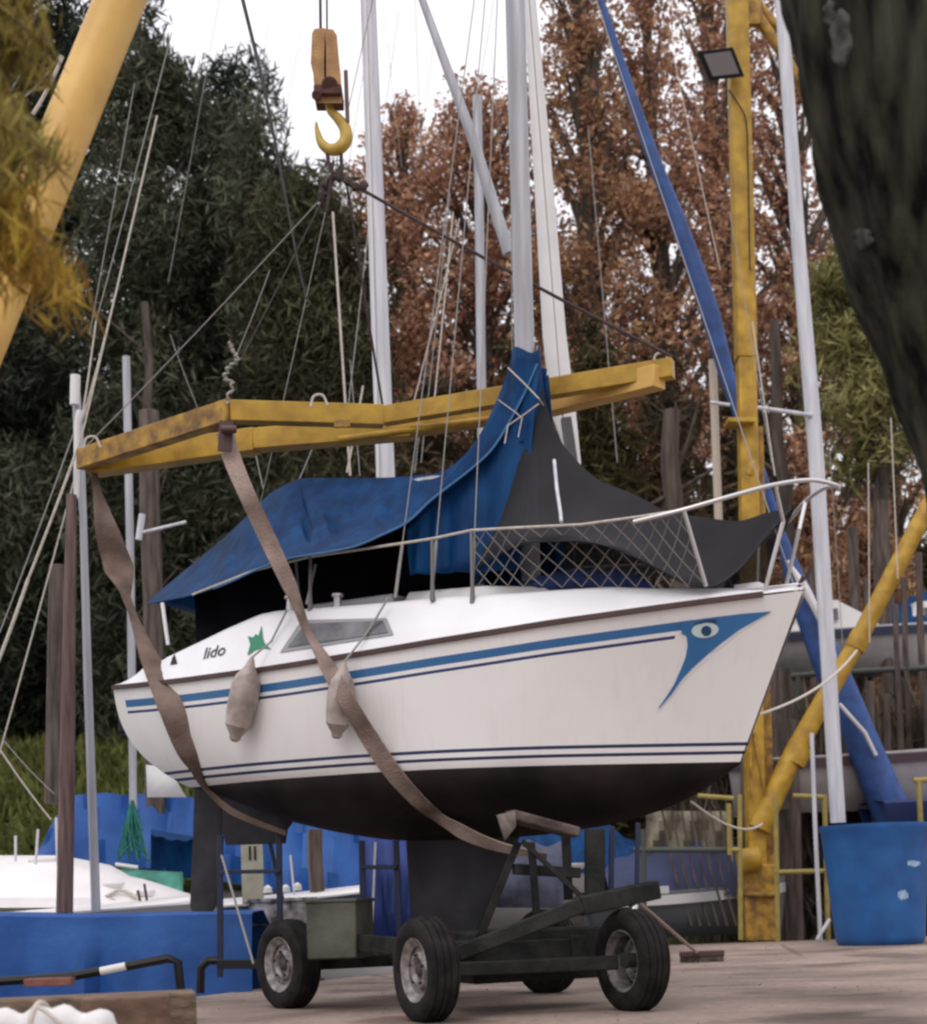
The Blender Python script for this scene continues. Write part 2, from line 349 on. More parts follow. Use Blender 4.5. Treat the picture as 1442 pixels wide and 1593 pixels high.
tree('willow_tree', 1345, 30, .6, 330, 105, GRNL, BARKB, 'pale green leafy tree between the pale mast and the dark trunk', 'tree', 91, None, crown_from=.62, dens=1.5, size=.13, shape='round', nclump=85, crad=.62, aspect=2.2, droop=.3)
UG = 'brown undergrowth behind the moored boats'
for i, (u, vt, hw, mt, lb) in enumerate([
    (560, 560, 90, BRS, 'brown bushy thicket below the hook behind the grey mast'),
    (680, 600, 100, BRS, 'brown bushy thicket behind the blue boat cover ridge'),
    (800, 560, 100, OLV, 'olive thicket behind the boat mast foot'),
    (920, 520, 100, OLV, 'olive brown thicket under the right end of the spreader'),
    (1035, 560, 100, BRS, 'brown thicket left of the yellow crane post'),
    (1150, 600, 90, BRS, 'brown thicket directly behind the yellow crane post'),
    (1250, 770, 90, RUST2, 'reddish thicket behind the pale mast base'),
    (1350, 800, 100, RUST2, 'reddish brown thicket above the slanting yellow brace'),
    (1450, 860, 100, OLV, 'olive thicket at the right edge beside the dark trunk')]):
    tree('thicket', u, 33.5 + (i % 3), .6, vt, hw, mt, BARKB, lb, 'shrub', 120 + i, UG, crown_from=.06, dens=1.5, size=.15, shape='column', nclump=85, crad=.95, aspect=2.4, droop=.2)
TK = 'bare grey trunks behind the boats'
for i, (u, vt, rr_, lb) in enumerate([(1040, 640, .26, 'thick broken stump trunk between the spreader tip and the pulpit rail'), (1200, 500, .16, 'brown bare trunk right of the yellow crane post'), (225, 470, .13, 'brown bare trunk behind the left end of the spreader')]):
    Y = 31 + (i % 3); a = at(u, vt, Y); b = Vector((a.x + .25, Y, .3)); mm = MB()
    mm.tube([b.lerp(a, k / 10) + Vector((.07 * sin(k * 2 + i), .05 * cos(k + i), 0)) for k in range(11)], [rr_ * (1.25 - .6 * k / 10) for k in range(11)], 9, jitter=.12)
    for k in range(4):
        f = .45 + .14 * k; p = b.lerp(a, f); mm.tube([p, p + Vector((rnd.uniform(-.8, .8), rnd.uniform(-.3, .3), .7)), p + Vector((rnd.uniform(-1.3, 1.3), rnd.uniform(-.6, .6), 1.7))], [rr_ * .3, rr_ * .2, .02], 5)
    o = mm.build('bare_trunk', BARKB, None); tagp(o, lb, 'tree', TK)
# far wood that closes the view low down
r = np.random.default_rng(9); n_ = 60000
fx = r.uniform(-26, 34, n_); fz = r.random(n_) ** .8 * (15 + 2.5 * np.sin(fx * .6) + 1.5 * np.sin(fx * 1.7)) * np.where(fx > 0, .42, .95) + 1
o = leafcloud('far_wood', leafmat('far_wood_leaves', (.030, .030, .018), (.09, .065, .035), .5, .2), np.stack([fx, r.uniform(50, 56, n_), fz], 1), .75, 1.3, 0, seed=4, kind='stuff')
tagp(o, 'dark dense wood far behind the single trees', 'wood')
# near trunk and near branch
m = MB(); pth = catmull([at(1340, -160, 5.4), at(1372, 0, 5.4), at(1405, 190, 5.4), at(1455, 380, 5.45), at(1522, 560, 5.5), at(1592, 770, 5.5), at(1640, 1100, 5.5), Vector((2.35, 5.5, -.05))], 8)
rows = []
for i, p in enumerate(pth):
    rows.append([p + Vector((cos(a) * 1, sin(a) * 1, 0)) * (.335 + .008 * sin(i * .9 + a * 3) + .012 * sin(a * 7 + i * .25) + .008 * sin(a * 13 + i * .6)) for a in np.linspace(0, 2 * pi, 57)[:-1]])
m.grid(rows, True); nt_ = thing('leaning_tree', (2.35, 5.5, 0), 'thick dark mossy tree trunk leaning in at the top right corner', 'tree'); m.build('trunk', BARK, nt_)
for (u, v, su, sv) in ((1308, 60, 16, 46), (1338, 372, 18, 16), (1290, 20, 8, 20)):        # pale bark and lichen plates standing proud of the bark
    pm = MB(); rr_ = []
    for i in range(9):
        row = []
        for j in range(5):
            uu = u + su * (j / 2 - 1) * sqrt(max(.02, 1 - (i / 4 - 1) ** 2)) + 3 * sin(i * 1.7); vv = v + sv * (i / 4 - 1); cxx = 1372 + (vv) * .16 + (.00035 * vv * vv)
            row.append(at(uu, vv, 5.42 - sqrt(max(0, .345 ** 2 - ((uu - cxx) / 440) ** 2))))
        rr_.append(row)
    pm.grid(rr_); pm.build('lichen_patch', mat('grey_lichen', (.05, .05, .047), .95, 0, .4, 20, (.11, .11, .10), .5, 30, spec=.1), nt_, solid=.01)
# foliage spray at the upper left, close to the camera
FOL = leafmat('yellow_green_foliage', (.32, .21, .03), (.60, .40, .08), .45, 6)
FOLG = leafmat('olive_green_foliage', (.17, .135, .03), (.36, .28, .08), .4, 6)
def spray(base_uv, Y, dirs, seed, mt, label, npl=26):
    r = np.random.default_rng(seed); b0 = at(*base_uv, Y); t = thing('hanging_branch', b0, label, 'branch', 'branches hanging in from the left edge'); tm = MB(); P = []; A = []
    for (u, v) in dirs:
        e = at(u, v, Y + r.uniform(-.25, .25)); mid = b0.lerp(e, .55) + Vector((0, 0, .10)); pts = catmull([b0, mid, e], 10)
        tm.tube(pts, [.010 * (1 - .8 * k / len(pts)) + .0012 for k in range(len(pts))], 5)
        for k in range(6, len(pts)):
            for q in range(npl):
                P.append(pts[k] + Vector((r.normal() * .035, r.normal() * .05, r.normal() * .03 - .02)))
    tm.build('twig', BARKB, t)
    leafcloud('leaves', mt, np.array([tuple(p) for p in P]), .034, 4.0, .62, t, b0, seed)
spray((-170, -60), 5.0, [(20, 40), (48, 110), (30, 90), (-10, 130), (52, 60), (40, 10), (20, 135), (55, 0), (-40, 60), (30, -30), (55, 90)], 1, FOLG, 'olive green foliage at the top left corner', 14)
spray((-190, 190), 4.6, [(10, 190), (25, 240), (0, 280), (60, 225), (-20, 330), (15, 300), (-30, 300), (75, 250), (-10, 250), (-40, 200), (40, 215), (90, 240)], 2, FOLG, 'larger olive foliage hanging at the left edge over the boom', 13)
spray((-170, 240), 4.8, [(30, 350), (60, 310), (80, 380), (112, 450), (75, 440), (50, 400), (10, 400), (-10, 360), (118, 470), (96, 485), (40, 380), (20, 440), (128, 478)], 3, FOL, 'golden yellow foliage tips hanging over the yellow boom', 8)
# ================================================================ THE SAILBOAT (local: x forward, y port, z up from the waterline)
TH, PT = radians(33), radians(1.45)
L, FB, FS = 5.5, 1.085, .815
B0 = Vector((-2.38, 12.92, 1.715))
BM = Matrix.Translation(B0) @ Matrix.Rotation(-TH, 4, 'Z') @ Matrix.Rotation(PT, 4, 'Y')
BMI = BM.inverted()
boat = empty('sailboat', (0, 0, 0), 'white sailboat with blue stripes standing on the wheeled trailer', 'sailboat'); boat.matrix_world = BM; LOCAL.append(boat)
V3 = lambda x, y, z: Vector((x, y, z))
def W(p): return BM @ Vector(p)
def bl(u, v, yl):                       # the point of the boat plane y = yl seen at u, v
    o = BMI @ CAM; d = (BMI.to_3x3() @ ray(u, v)); return o + d * ((yl - o.y) / d.y)
HB = L / 2.7 / 2
def zsh(s): return FS - .27 * s + .54 * s * s
def bsh(s): return HB * interp(s, [0, .1, .25, .45, .6, .75, .87, .95, 1], [.74, .84, .95, 1.0, .96, .79, .50, .24, .025])
def bwl(s): return HB * interp(s, [0, .1, .25, .45, .6, .75, .87, .95, 1], [.52, .66, .82, .90, .84, .62, .33, .13, .012])
def zk(s): return -.47 * interp(s, [0, .08, .2, .35, .5, .65, .78, .88, .95, 1], [.06, .36, .74, .96, 1, .95, .83, .62, .34, .02])
def xa(z): return .62 * (1 - max(0, min(1, z / FS))) ** 2.7
def xf(z): return L * (.915 + .085 * max(0, z / FB) ** 1.0)
def hull(s, z, side=-1):
    zs = zsh(s)
    if z >= 0:
        t = z / zs; b = lerp(bwl(s), bsh(s), t ** .62 if s < .7 else t ** lerp(.62, 1.0, (s - .7) / .3))
    else:
        k = zk(s); q = min(1, z / k); b = bwl(s) * (1 - q ** 1.9) ** .62
    x = lerp(xa(z), xf(z), s)
    return Vector((x, side * b, z))
NS, NT, NB = 90, 26, 16
sl_ = [1 - (1 - i / NS) ** 1.15 for i in range(NS + 1)]
def smooth_s(fn):
    return fn
# smooth the station tables
_xs = np.linspace(0, 1, 201)
def _sm(fn):
    ys = np.array([fn(x) for x in _xs]); 
    for _ in range(60): ys[1:-1] = .25 * ys[:-2] + .5 * ys[1:-1] + .25 * ys[2:]
    return lambda s: float(np.interp(s, _xs, ys))
bsh = _sm(bsh); bwl = _sm(bwl); zk = _sm(zk)
def S_AT(u):                            # hull station seen at photo column u
    for k in range(400):
        s = .5 + k * .5 / 400; p = W(hull(s, zsh(s) - .13)) - CAM
        if CX + F * p.dot(RT) / p.dot(FW) >= u: return s
    return 1
def hull_mat():
    m = mat('hull_gelcoat', (.80, .77, .765), .28, 0, .04, .8, (.86, .84, .84)); N = m.node_tree.nodes; Lk = m.node_tree.links; b = N['Principled BSDF']
    last = b.inputs['Base Color'].links[0].from_socket
    tc = N.new('ShaderNodeTexCoord'); sp = N.new('ShaderNodeSeparateXYZ'); Lk.new(tc.outputs['Object'], sp.inputs[0])
    uv = N.new('ShaderNodeSeparateXYZ'); Lk.new(tc.outputs['UV'], uv.inputs[0])
    # weather streaks running down the topsides
    mpn = N.new('ShaderNodeMapping'); mpn.inputs['Scale'].default_value = (9, 9, .8); Lk.new(tc.outputs['Object'], mpn.inputs[0])
    nz = N.new('ShaderNodeTexNoise'); nz.inputs['Scale'].default_value = 1.5; nz.inputs['Detail'].default_value = 6; Lk.new(mpn.outputs[0], nz.inputs['Vector'])
    rr = N.new('ShaderNodeValToRGB'); rr.color_ramp.elements[0].position = .25; rr.color_ramp.elements[0].color = (.90, .88, .86, 1); rr.color_ramp.elements[1].position = .45; rr.color_ramp.elements[1].color = (1, 1, 1, 1)
    Lk.new(nz.outputs[0], rr.inputs[0]); mm = N.new('ShaderNodeMixRGB'); mm.blend_type = 'MULTIPLY'; mm.inputs[0].default_value = .5
    Lk.new(last, mm.inputs[1]); Lk.new(rr.outputs[0], mm.inputs[2]); last = mm.outputs[0]
    def band(sock, lo, hi, col, lim=9):
        nonlocal last
        a = N.new('ShaderNodeMath'); a.operation = 'GREATER_THAN'; a.inputs[1].default_value = lo; Lk.new(sock, a.inputs[0])
        c = N.new('ShaderNodeMath'); c.operation = 'LESS_THAN'; c.inputs[1].default_value = hi; Lk.new(sock, c.inputs[0])
        e = N.new('ShaderNodeMath'); e.operation = 'MULTIPLY'; Lk.new(a.outputs[0], e.inputs[0]); Lk.new(c.outputs[0], e.inputs[1])
        if lim < 5:
            g_ = N.new('ShaderNodeMath'); g_.operation = 'LESS_THAN'; g_.inputs[1].default_value = lim; Lk.new(uv.outputs[0], g_.inputs[0])
            h_ = N.new('ShaderNodeMath'); h_.operation = 'MULTIPLY'; Lk.new(e.outputs[0], h_.inputs[0]); Lk.new(g_.outputs[0], h_.inputs[1]); e = h_
        x = N.new('ShaderNodeMixRGB'); Lk.new(e.outputs[0], x.inputs[0]); Lk.new(last, x.inputs[1]); x.inputs[2].default_value = (*col, 1); last = x.outputs[0]
    band(sp.outputs[2], .050, .072, (.02, .028, .08)); band(sp.outputs[2], .105, .128, (.02, .035, .10))
    band(uv.outputs[1], .10, .158, (.035, .14, .33), S_AT(1075)); band(uv.outputs[1], .186, .207, (.02, .04, .15), S_AT(1052))
    Lk.new(last, b.inputs['Base Color']); return m
def hull_part(name, zlev, m, uv=False):
    mb = MB(); uvs = []
    for side in (-1, 1):
        rows = []
        for s in sl_:
            row = []
            for t in zlev:
                z = t(s); p = hull(s, z, side); row.append(p)
                st = .0 if .06 / L < s < .905 else 0
                # the stripes stop short of the stem: the bow emblem takes over
                uvs.append((s, (zsh(s) - z) if (uv and .022 < s) else 5.0))
            rows.append(row)
        mb.grid(rows)
    return mb, uvs
tz = [(lambda s, k=k: zsh(s) * (1 - k / NT)) for k in range(NT + 1)]
mb, uvs = hull_part('t', tz, None, True)
n1 = (NT + 1)
rowS = [hull(0, t(0), -1) for t in tz]; rowP = [hull(0, t(0), 1) for t in tz]
mb.grid([rowS, rowP]); uvs += [(0, 5.0)] * (2 * n1)
hullo = mb.build('topsides', hull_mat(), boat, uvs=uvs)
HT = BVHTree.FromPolygons([tuple(W(p)) for p in mb.v], mb.f)
bz = [(lambda s, k=k: zk(s) * (1 - cos(pi / 2 * k / NB)) ) for k in range(NB + 1)]
mb2 = MB()
for side in (-1, 1):
    mb2.grid([[hull(s, t(s), side) for t in bz] for s in sl_])
mb2.grid([[hull(0, t(0), -1) for t in bz], [hull(0, t(0), 1) for t in bz]])
mb2.build('bottom', ANTI, boat)
allm = MB(); allm.v = mb.v + mb2.v; allm.f = mb.f + [tuple(i + len(mb.v) for i in f) for f in mb2.f]
HT2 = BVHTree.FromPolygons([tuple(W(p)) for p in allm.v], allm.f)
def on_hull(u, v, off=.004, tree=None):       # local point on the hull skin under photo position u, v
    h = (tree or HT2).ray_cast(CAM, ray(u, v).normalized())
    if h[0] is None: return None
    nn = h[1] if h[1].dot(ray(u, v)) < 0 else -h[1]
    return BMI @ (h[0] + nn * off)
# rubbing strake along the sheer
for side in (-1, 1):
    m = MB(); rows = []
    for s in np.linspace(0, .965, 90):
        p = hull(s, zsh(s), side); o_ = Vector((0, side, 0))
        rows.append([p + o_ * .002 + Vector((0, 0, -.012)), p + o_ * .022 + Vector((0, 0, -.010)), p + o_ * .022 + Vector((0, 0, .024)), p + Vector((0, 0, .026))])
    m.grid(rows); m.build('rubbing_strake', RUB, boat)
# raised side decks, deck
def hh(s): return interp(s, [0, .02, .045, .10, .22, .29, .32, .42, .6, .8, .93, .985, 1], [.03, .10, .18, .23, .385, .465, .47, .425, .345, .225, .075, .03, .02])
def inn(s): return interp(s, [0, .1, .3, .7, .9, 1], [.10, .14, .20, .20, .12, .005])
m = MB(); rows = []
for s in np.linspace(0, 1, 100):
    zs = zsh(s); b = bsh(s); i_ = max(0.004, b - inn(s)); h_ = hh(s); x0 = lerp(xa(zs), xf(zs), s); x1 = x0 + (.05 if s < .1 else 0)
    half = [Vector((x0, b, zs + .012)), Vector((x0, b - .012, zs + .03)), Vector((x1, lerp(b, i_, .8), zs + h_ * .9)), Vector((x1, i_ - .01, zs + h_)), Vector((x1, max(0, i_ - .12), zs + h_ + .01 + .0))]
    if s < .235 and s > .03: mid = [Vector((x1, max(0, i_ - .14), zs - .15)), Vector((x1, 0, zs - .3))]
    else: mid = [Vector((x1, max(0, i_ * .5), zs + h_ + .03)), Vector((x1, 0, zs + h_ + .045))]
    hf = half + mid
    rows.append([Vector((p.x, -p.y, p.z)) for p in hf] + hf[::-1][1:])
m.grid(rows)
deck = m.build('deck', mat('deck_gelcoat', (.80, .79, .82), .4, 0, .04, 3), boat)
DT = BVHTree.FromPolygons([tuple(W(p)) for p in m.v], m.f)
def on_deck(u, v, off=.004): return on_hull(u, v, off, DT)
# transom cap
# small coachroof step in front of the hatch
def zdeck(x): s = x / L; return zsh(s) + hh(s) + .045
m = MB(); rows = []
for x, hgt, wd in ((2.62, 0, .42), (2.66, .11, .42), (3.3, .10, .40), (3.75, .055, .34), (3.85, 0, .30)):
    z = zdeck(x); rows.append([Vector((x, -wd - .05, z - .03)), Vector((x, -wd, z + hgt * .8)), Vector((x, -wd * .5, z + hgt)), Vector((x, wd * .5, z + hgt)), Vector((x, wd, z + hgt * .8)), Vector((x, wd + .05, z - .03))])
m.grid(rows); m.build('coachroof', WHT, boat, bevel=.01)
# companionway garage and winch bits under the cover
m = MB(); m.box((2.05, 0, zdeck(2.05) + .04), (.4, 0, 0), (0, .33, 0), (0, 0, .05)); m.build('sliding_hatch', WHT, boat, bevel=.015)
for x, y in ((1.72, -.62), (2.12, -.56)):
    wn = MB(); wn.tube([(x, y, zdeck(x) - .03), (x, y, zdeck(x) + .07)], [.035, .028], 12); wn.tube([(x, y, zdeck(x) + .07), (x, y, zdeck(x) + .09)], [.045, .045], 12); wn.build('winch', STEEL, boat)
def decal(name, poly_uv, m, surf=on_deck, off=.004, parent=None, n=26):
    """a sticker that follows the surface: strips between a top and a bottom outline"""
    top, bot = poly_uv; mb_ = MB(); rows = []
    us = np.linspace(0, 1, n)
    def along(pl, t):
        d = [0]
        for a, b in zip(pl[:-1], pl[1:]): d.append(d[-1] + math.hypot(b[0] - a[0], b[1] - a[1]))
        q = t * d[-1]; return (float(np.interp(q, d, [p[0] for p in pl])), float(np.interp(q, d, [p[1] for p in pl])))
    for t in us:
        a = along(top, t); b = along(bot, t); row = []
        for k in range(5):
            p = surf(lerp(a[0], b[0], k / 4), lerp(a[1], b[1], k / 4), off)
            row.append(p)
        rows.append(row)
    rows = [r_ for r_ in rows if all(p is not None for p in r_)]
    mb_.grid(rows); return mb_.build(name, m, parent or boat)
# window
wf = decal('window', ([(470, 965), (602, 962)], [(436, 1016), (613, 988)]), mat('window_frame', (.30, .30, .31), .5, .3), off=.006)
gl = decal('pane', ([(477, 971), (597, 967)], [(449, 1008), (605, 985)]), GLASS, off=.012); gl.parent = wf
# blue emblem at the bow
EMB = mat('emblem_blue', (.035, .15, .36), .4, 0, .08, 4); EMW = mat('emblem_white', (.78, .78, .80), .4); EMP = mat('emblem_pale', (.55, .66, .66), .4)
edge_lo = [(1198, 951), (1185, 958), (1150, 978), (1126, 998), (1100, 1018), (1075, 1040), (1058, 1056), (1043, 1078), (1023, 1103)]
edge_in = [(1060, 985), (1066, 992), (1068, 1005), (1065, 1022), (1058, 1040), (1048, 1063), (1036, 1082), (1023, 1103)]
decal('emblem_outline', ([(1072, 972), (1110, 966), (1160, 956), (1200, 951)], [(1074, 988), (1114, 1013), (1150, 984), (1200, 952)]), EMW, on_hull, .003)
decal('emblem_outline', ([(1056, 980), (1063, 990), (1065, 1005), (1062, 1022), (1055, 1040), (1045, 1063), (1033, 1082), (1021, 1104)], [(1108, 1018), (1100, 1025), (1078, 1044), (1062, 1060), (1047, 1081), (1024, 1106)]), EMW, on_hull, .003)
emb = decal('bow_emblem', ([(1058, 967), (1110, 960), (1160, 954), (1198, 951)], [(1060, 986), (1085, 995), (1122, 1000), (1150, 979), (1198, 952)]), EMB, on_hull, .007, n=40)
decal('bow_emblem', ([(1063, 984), (1068, 992), (1069, 1005), (1066, 1022), (1059, 1040), (1049, 1063), (1036, 1084), (1024, 1101)], [(1123, 999), (1100, 1018), (1076, 1040), (1060, 1057), (1045, 1079), (1025, 1102)]), EMB, on_hull, .0065, n=40)
def oval(u, v, a, b, rot, n=24, k0=0, k1=2 * pi):
    pt = [(u + a * cos(t) * cos(rot) - b * sin(t) * sin(rot), v + a * cos(t) * sin(rot) + b * sin(t) * cos(rot)) for t in np.linspace(-pi, 0, n)]
    pb = [(u + a * cos(t) * cos(rot) - b * sin(t) * sin(rot), v + a * cos(t) * sin(rot) + b * sin(t) * cos(rot)) for t in np.linspace(pi, 0, n)]
    return pt, pb
decal('emblem_eye', oval(1096, 980, 21, 12, -.1), EMP, on_hull, .010)
decal('emblem_eye', oval(1098, 981, 8, 8, 0), mat('emblem_navy', (.015, .05, .14), .4), on_hull, .013)
decal('emblem_eye', ([(1080, 969), (1098, 964), (1114, 963)], [(1080, 972), (1098, 968), (1114, 969)]), MATS['emblem_navy'], on_hull, .013, n=8)
# green leaf-like star on the cockpit side
SG = mat('star_green', (.02, .22, .12), .5)
decal('green_star', ([(386, 1019), (391, 1000), (386, 990), (395, 992), (399, 986), (403, 990), (408, 973), (410, 992), (412, 1000), (421, 1009)], [(386, 1020), (392, 1016), (397, 1012), (404, 1010), (410, 1009), (421, 1010)]), SG, on_deck, .006, n=40)
# lettering
def lettering(txt, anchor, xdir, ydir, size, m, parent, surf=None, name='lettering', shear=.3):
    cu = bpy.data.curves.new('txt', 'FONT'); cu.body = txt; cu.size = 1; cu.shear = shear; cu.offset = .012
    to = bpy.data.objects.new('txt', cu); COL.objects.link(to)
    bpy.context.view_layer.update()
    me = bpy.data.meshes.new_from_object(to.evaluated_get(bpy.context.evaluated_depsgraph_get())); bpy.data.objects.remove(to)
    me.name = name
    for v_ in me.vertices:
        q = surf(v_.co.x * size, v_.co.y * size)
        v_.co = q
    me.materials.clear(); me.materials.append(m)
    o_ = bpy.data.objects.new(name, me); COL.objects.link(o_); o_.parent = parent; return o_
lettering('lido', None, None, None, 1, mat('lettering_grey', (.06, .06, .08), .5), boat, surf=lambda x, y: on_deck(316 + x * 23, 1026 - y * 24 - x * 5, .006))
decal('fairlead_mark', ([(269, 1024), (273, 1018)], [(266, 1035), (277, 1033)]), BLK, on_deck, .006, n=6)
# keel, skeg, rudder
KV = MB()
def foil(name, prof, thick, m, parent=boat):      # prof: list of (z, x_aft, x_fwd)
    mb_ = MB(); rows = []
    for z, a, b in prof:
        row = []
        for k in range(24):
            t = 2 * pi * k / 24; c_ = (1 + cos(t)) / 2; y = sin(t) * thick * (.35 + .65 * c_) ** .8; row.append(Vector((lerp(a, b, c_), y, z)))
        rows.append(row)
    mb_.grid(rows, True); mb_.f.append(tuple(range(len(mb_.v) - 24, len(mb_.v)))); KV.add([W(p) for p in mb_.v], mb_.f); return mb_.build(name, m, parent)
ka, kf = bl(632, 1310, 0), bl(800, 1300, 0); kb = bl(640, 1470, 0); kc = bl(742, 1470, 0)
k14 = bl(772, 1385, 0)
foil('keel', [(-.34, ka.x - .05, kf.x + .16), (-.46, ka.x, kf.x + .04), (k14.z, ka.x + .02, k14.x), (kb.z + .1, kb.x, kc.x + .02), (kb.z - .05, kb.x + .05, kc.x - .1)], .07, KEEL)
r0, r1, r2, r3 = bl(303, 1232, 0), bl(350, 1240, 0), bl(296, 1424, 0), bl(338, 1418, 0)
foil('rudder', [(r0.z + .06, r0.x, r1.x), (lerp(r0.z, r2.z, .5), lerp(r0.x, r2.x, .5), lerp(r1.x, r3.x, .5)), (r3.z + .05, r2.x, r3.x - .0), (r3.z, r2.x + .02, r3.x - .05)], .03, KEEL)
s0, s1, s2 = bl(345, 1298, 0), bl(445, 1312, 0), bl(450, 1262, 0)
foil('skeg', [(-.05, s0.x - .02, s2.x + .4), (-.2, s0.x, s2.x + .12), (s0.z + .02, s0.x, s1.x + .02), (s1.z, s0.x + .05, s1.x)], .05, KEEL)
# outboard bracket / black fitting on the transom
m = MB(); m.box((-.06, -.1, .62), (.06, 0, 0), (0, .5, 0), (0, 0, .16)); m.build('transom_pad', BLK, boat, bevel=.03)
m = MB(); m.tube([bl(262, 1003, -.6), bl(253, 938, -.6)], .016, 8); m.build('stern_post', mat('white_tube', (.8, .8, .82), .4), boat)
# mast, boom, rigging
mf = bl(826, 905, 0); mt_ = bl(800, -60, 0); mtop = mf.lerp(mt_, 1.9)
m = MB()
def ovaltube(mb_, a, b, ra, rb, n=16, k=1):
    d = (b - a).normalized(); ax = Vector((0, 1, 0)); bx = d.cross(ax).normalized()
    mb_.grid([[p + bx * ra * cos(2 * pi * i / n) + ax * rb * sin(2 * pi * i / n) for i in range(n)] for p in (a, b)], True)
ovaltube(m, mf, mtop, .075, .052)
m.beam(mf.lerp(mtop, .01) + Vector((-.075, 0, 0)), mtop + Vector((-.075, 0, 0)), .012, .02, (0, 1, 0))
m.build('mast', ALU, boat)
bf = bl(812, 730, 0); ba = bl(440, 768, 0)
m = MB(); m.tube([bf, ba + Vector((0, 0, -.06))], .04, 10); m.build('boom', ALU, boat)
CH = mf.lerp(mtop, .72)
for (u, v, yl) in ((615, 929, -.80), (671, 928, -.78), (734, 929, -.76)):
    for sg in (-1, 1):
        p = bl(u, v, yl); p.y *= -sg
        m = MB(); m.tube([p, p.lerp(CH, .06)], .012, 6); m.tube([p.lerp(CH, .06), CH], .0042, 5); m.build('shroud', WIRE, boat)
fs = bl(1236, 915, 0)
m = MB(); m.tube([fs, CH], .0045, 5); m.build('forestay', WIRE, boat)
m = MB(); m.tube([bl(1254, 898, 0), bl(1262, 880, 0)], .012, 6); m.tube([bl(1227, 975, 0) , bl(1236, 925, 0), bl(1250, 897, 0)], .016, 6); m.build('bow_strap', RUB, boat)
m = MB(); m.tube([hull(.02, zsh(.02), 1) + Vector((0, -.4, .1)), mtop], .004, 5); m.build('backstay', WIRE, boat)
for (a_, b_) in (((460, 872), (467, 945)), ((491, 878), (477, 940))):
    m = MB(); m.tube([bl(*a_, -.55), bl(*b_, -.6)], .011, 6); m.build('boom_crutch', STEEL, boat)
# stanchions and lifelines
st = [(483, 866, 483, 945, -.80), (620, 846, 616, 922, -.84), (672, 838, 673, 926, -.82), (733, 825, 735, 930, -.78)]
tops = []
for (u, v, u2, v2, yl) in st:
    a = bl(u, v, yl); b = bl(u2, v2, yl)
    for sg in (-1, 1):
        A, B_ = a.copy(), b.copy(); A.y *= -sg; B_.y *= -sg
        if v2 > 900 and (u, v) != (620, 846):
            m = MB(); m.tube([B_ + Vector((0, 0, -.04)), B_ + Vector((0, 0, .10)), A], [.02, .013, .012], 8); m.build('stanchion', mat('stanchion_grey', (.20, .18, .18), .45, .5), boat)
    tops.append(a)
tops = [bl(300, 925, -.62), bl(400, 886, -.93)] + tops + [bl(800, 821, -.78), bl(905, 816, -.76), bl(1000, 803, -.70), bl(1063, 793, -.62)]
for sg in (-1, 1):
    m = MB(); m.tube([Vector((p.x, -sg * p.y, p.z)) for p in tops], .009, 6); m.build('lifeline', WIREL, boat)
# pulpit
pp = [bl(985, 812, -.72), bl(1063, 793, -.62), bl(1140, 771, -.46), bl(1205, 754, -.27), bl(1262, 747, -.12)]
fr = bl(1302, 756, 0)
ring = pp + [fr] + [Vector((p.x, -p.y, p.z)) for p in pp[::-1]]
m = MB(); m.tube(catmull(ring, 6), .0145, 10)
dk_a = bl(1098, 912, -.42); dk_f = bl(1190, 916, -.16)
for sg in (1, -1):
    m.tube([Vector((pp[1].x, sg * pp[1].y, pp[1].z)), Vector((dk_a.x, sg * dk_a.y, dk_a.z))], .0135, 8)
    q = bl(1218, 812, -.14); m.tube([Vector((q.x, sg * q.y, q.z)), Vector((dk_f.x, sg * dk_f.y, dk_f.z))], .0145, 8)
    m.tube([Vector((q.x, sg * q.y, q.z)), Vector((pp[3].x, sg * pp[3].y, pp[3].z))], .0135, 8)
m.build('pulpit', STEEL, boat)
m = MB(); m.box(bl(1165, 914, -.05), (.09, 0, 0), (0, .05, 0), (0, 0, .022)); m.build('bow_cleat', WHT, boat, bevel=.008)
m = MB(); m.box(bl(1222, 922, 0) + Vector((0, 0, .0)), (.09, 0, 0), (0, .05, 0), (0, 0, .03)); m.build('stem_fitting', WHT, boat, bevel=.008)
# diamond safety net between lifeline and deck on both bows
def netpt(a, b):        # a along 0..1, b down 0..1
    tu = [(735, 828), (800, 822), (905, 817), (1000, 806), (1063, 795)]; bu = [(742, 912), (820, 912), (920, 914), (1010, 914), (1096, 910)]
    k = a * 4; i = min(3, int(k)); f = k - i
    T = (lerp(tu[i][0], tu[i + 1][0], f), lerp(tu[i][1], tu[i + 1][1], f)); Bq = (lerp(bu[i][0], bu[i + 1][0], f), lerp(bu[i][1], bu[i + 1][1], f))
    yt = lerp(-.78, -.62, a); yb = lerp(-.74, -.44, a)
    return bl(T[0], T[1], yt).lerp(bl(Bq[0], Bq[1], yb), b + .012 * sin(a * 47 + b * 9))
for sg in (1, -1):
    m = MB(); NX, NY = 13, 3
    for k in range(-NY, NX + 1):
        for dr in (1, -1):
            seg = []
            for j in range(NY + 1):
                a = (k + j) / NX if dr == 1 else (k + NY - j) / NX
                if 0 <= a <= 1: p = netpt(a, j / NY); seg.append(Vector((p.x, sg * p.y + (.003 if dr == 1 else 0), p.z)))
            if len(seg) > 1: m.tube(catmull(seg, 3), .0034, 4, cap=False)
    m.build('safety_net', mat('net_cord', (.24, .22, .20), .8) if sg == 1 else WIRE, boat)
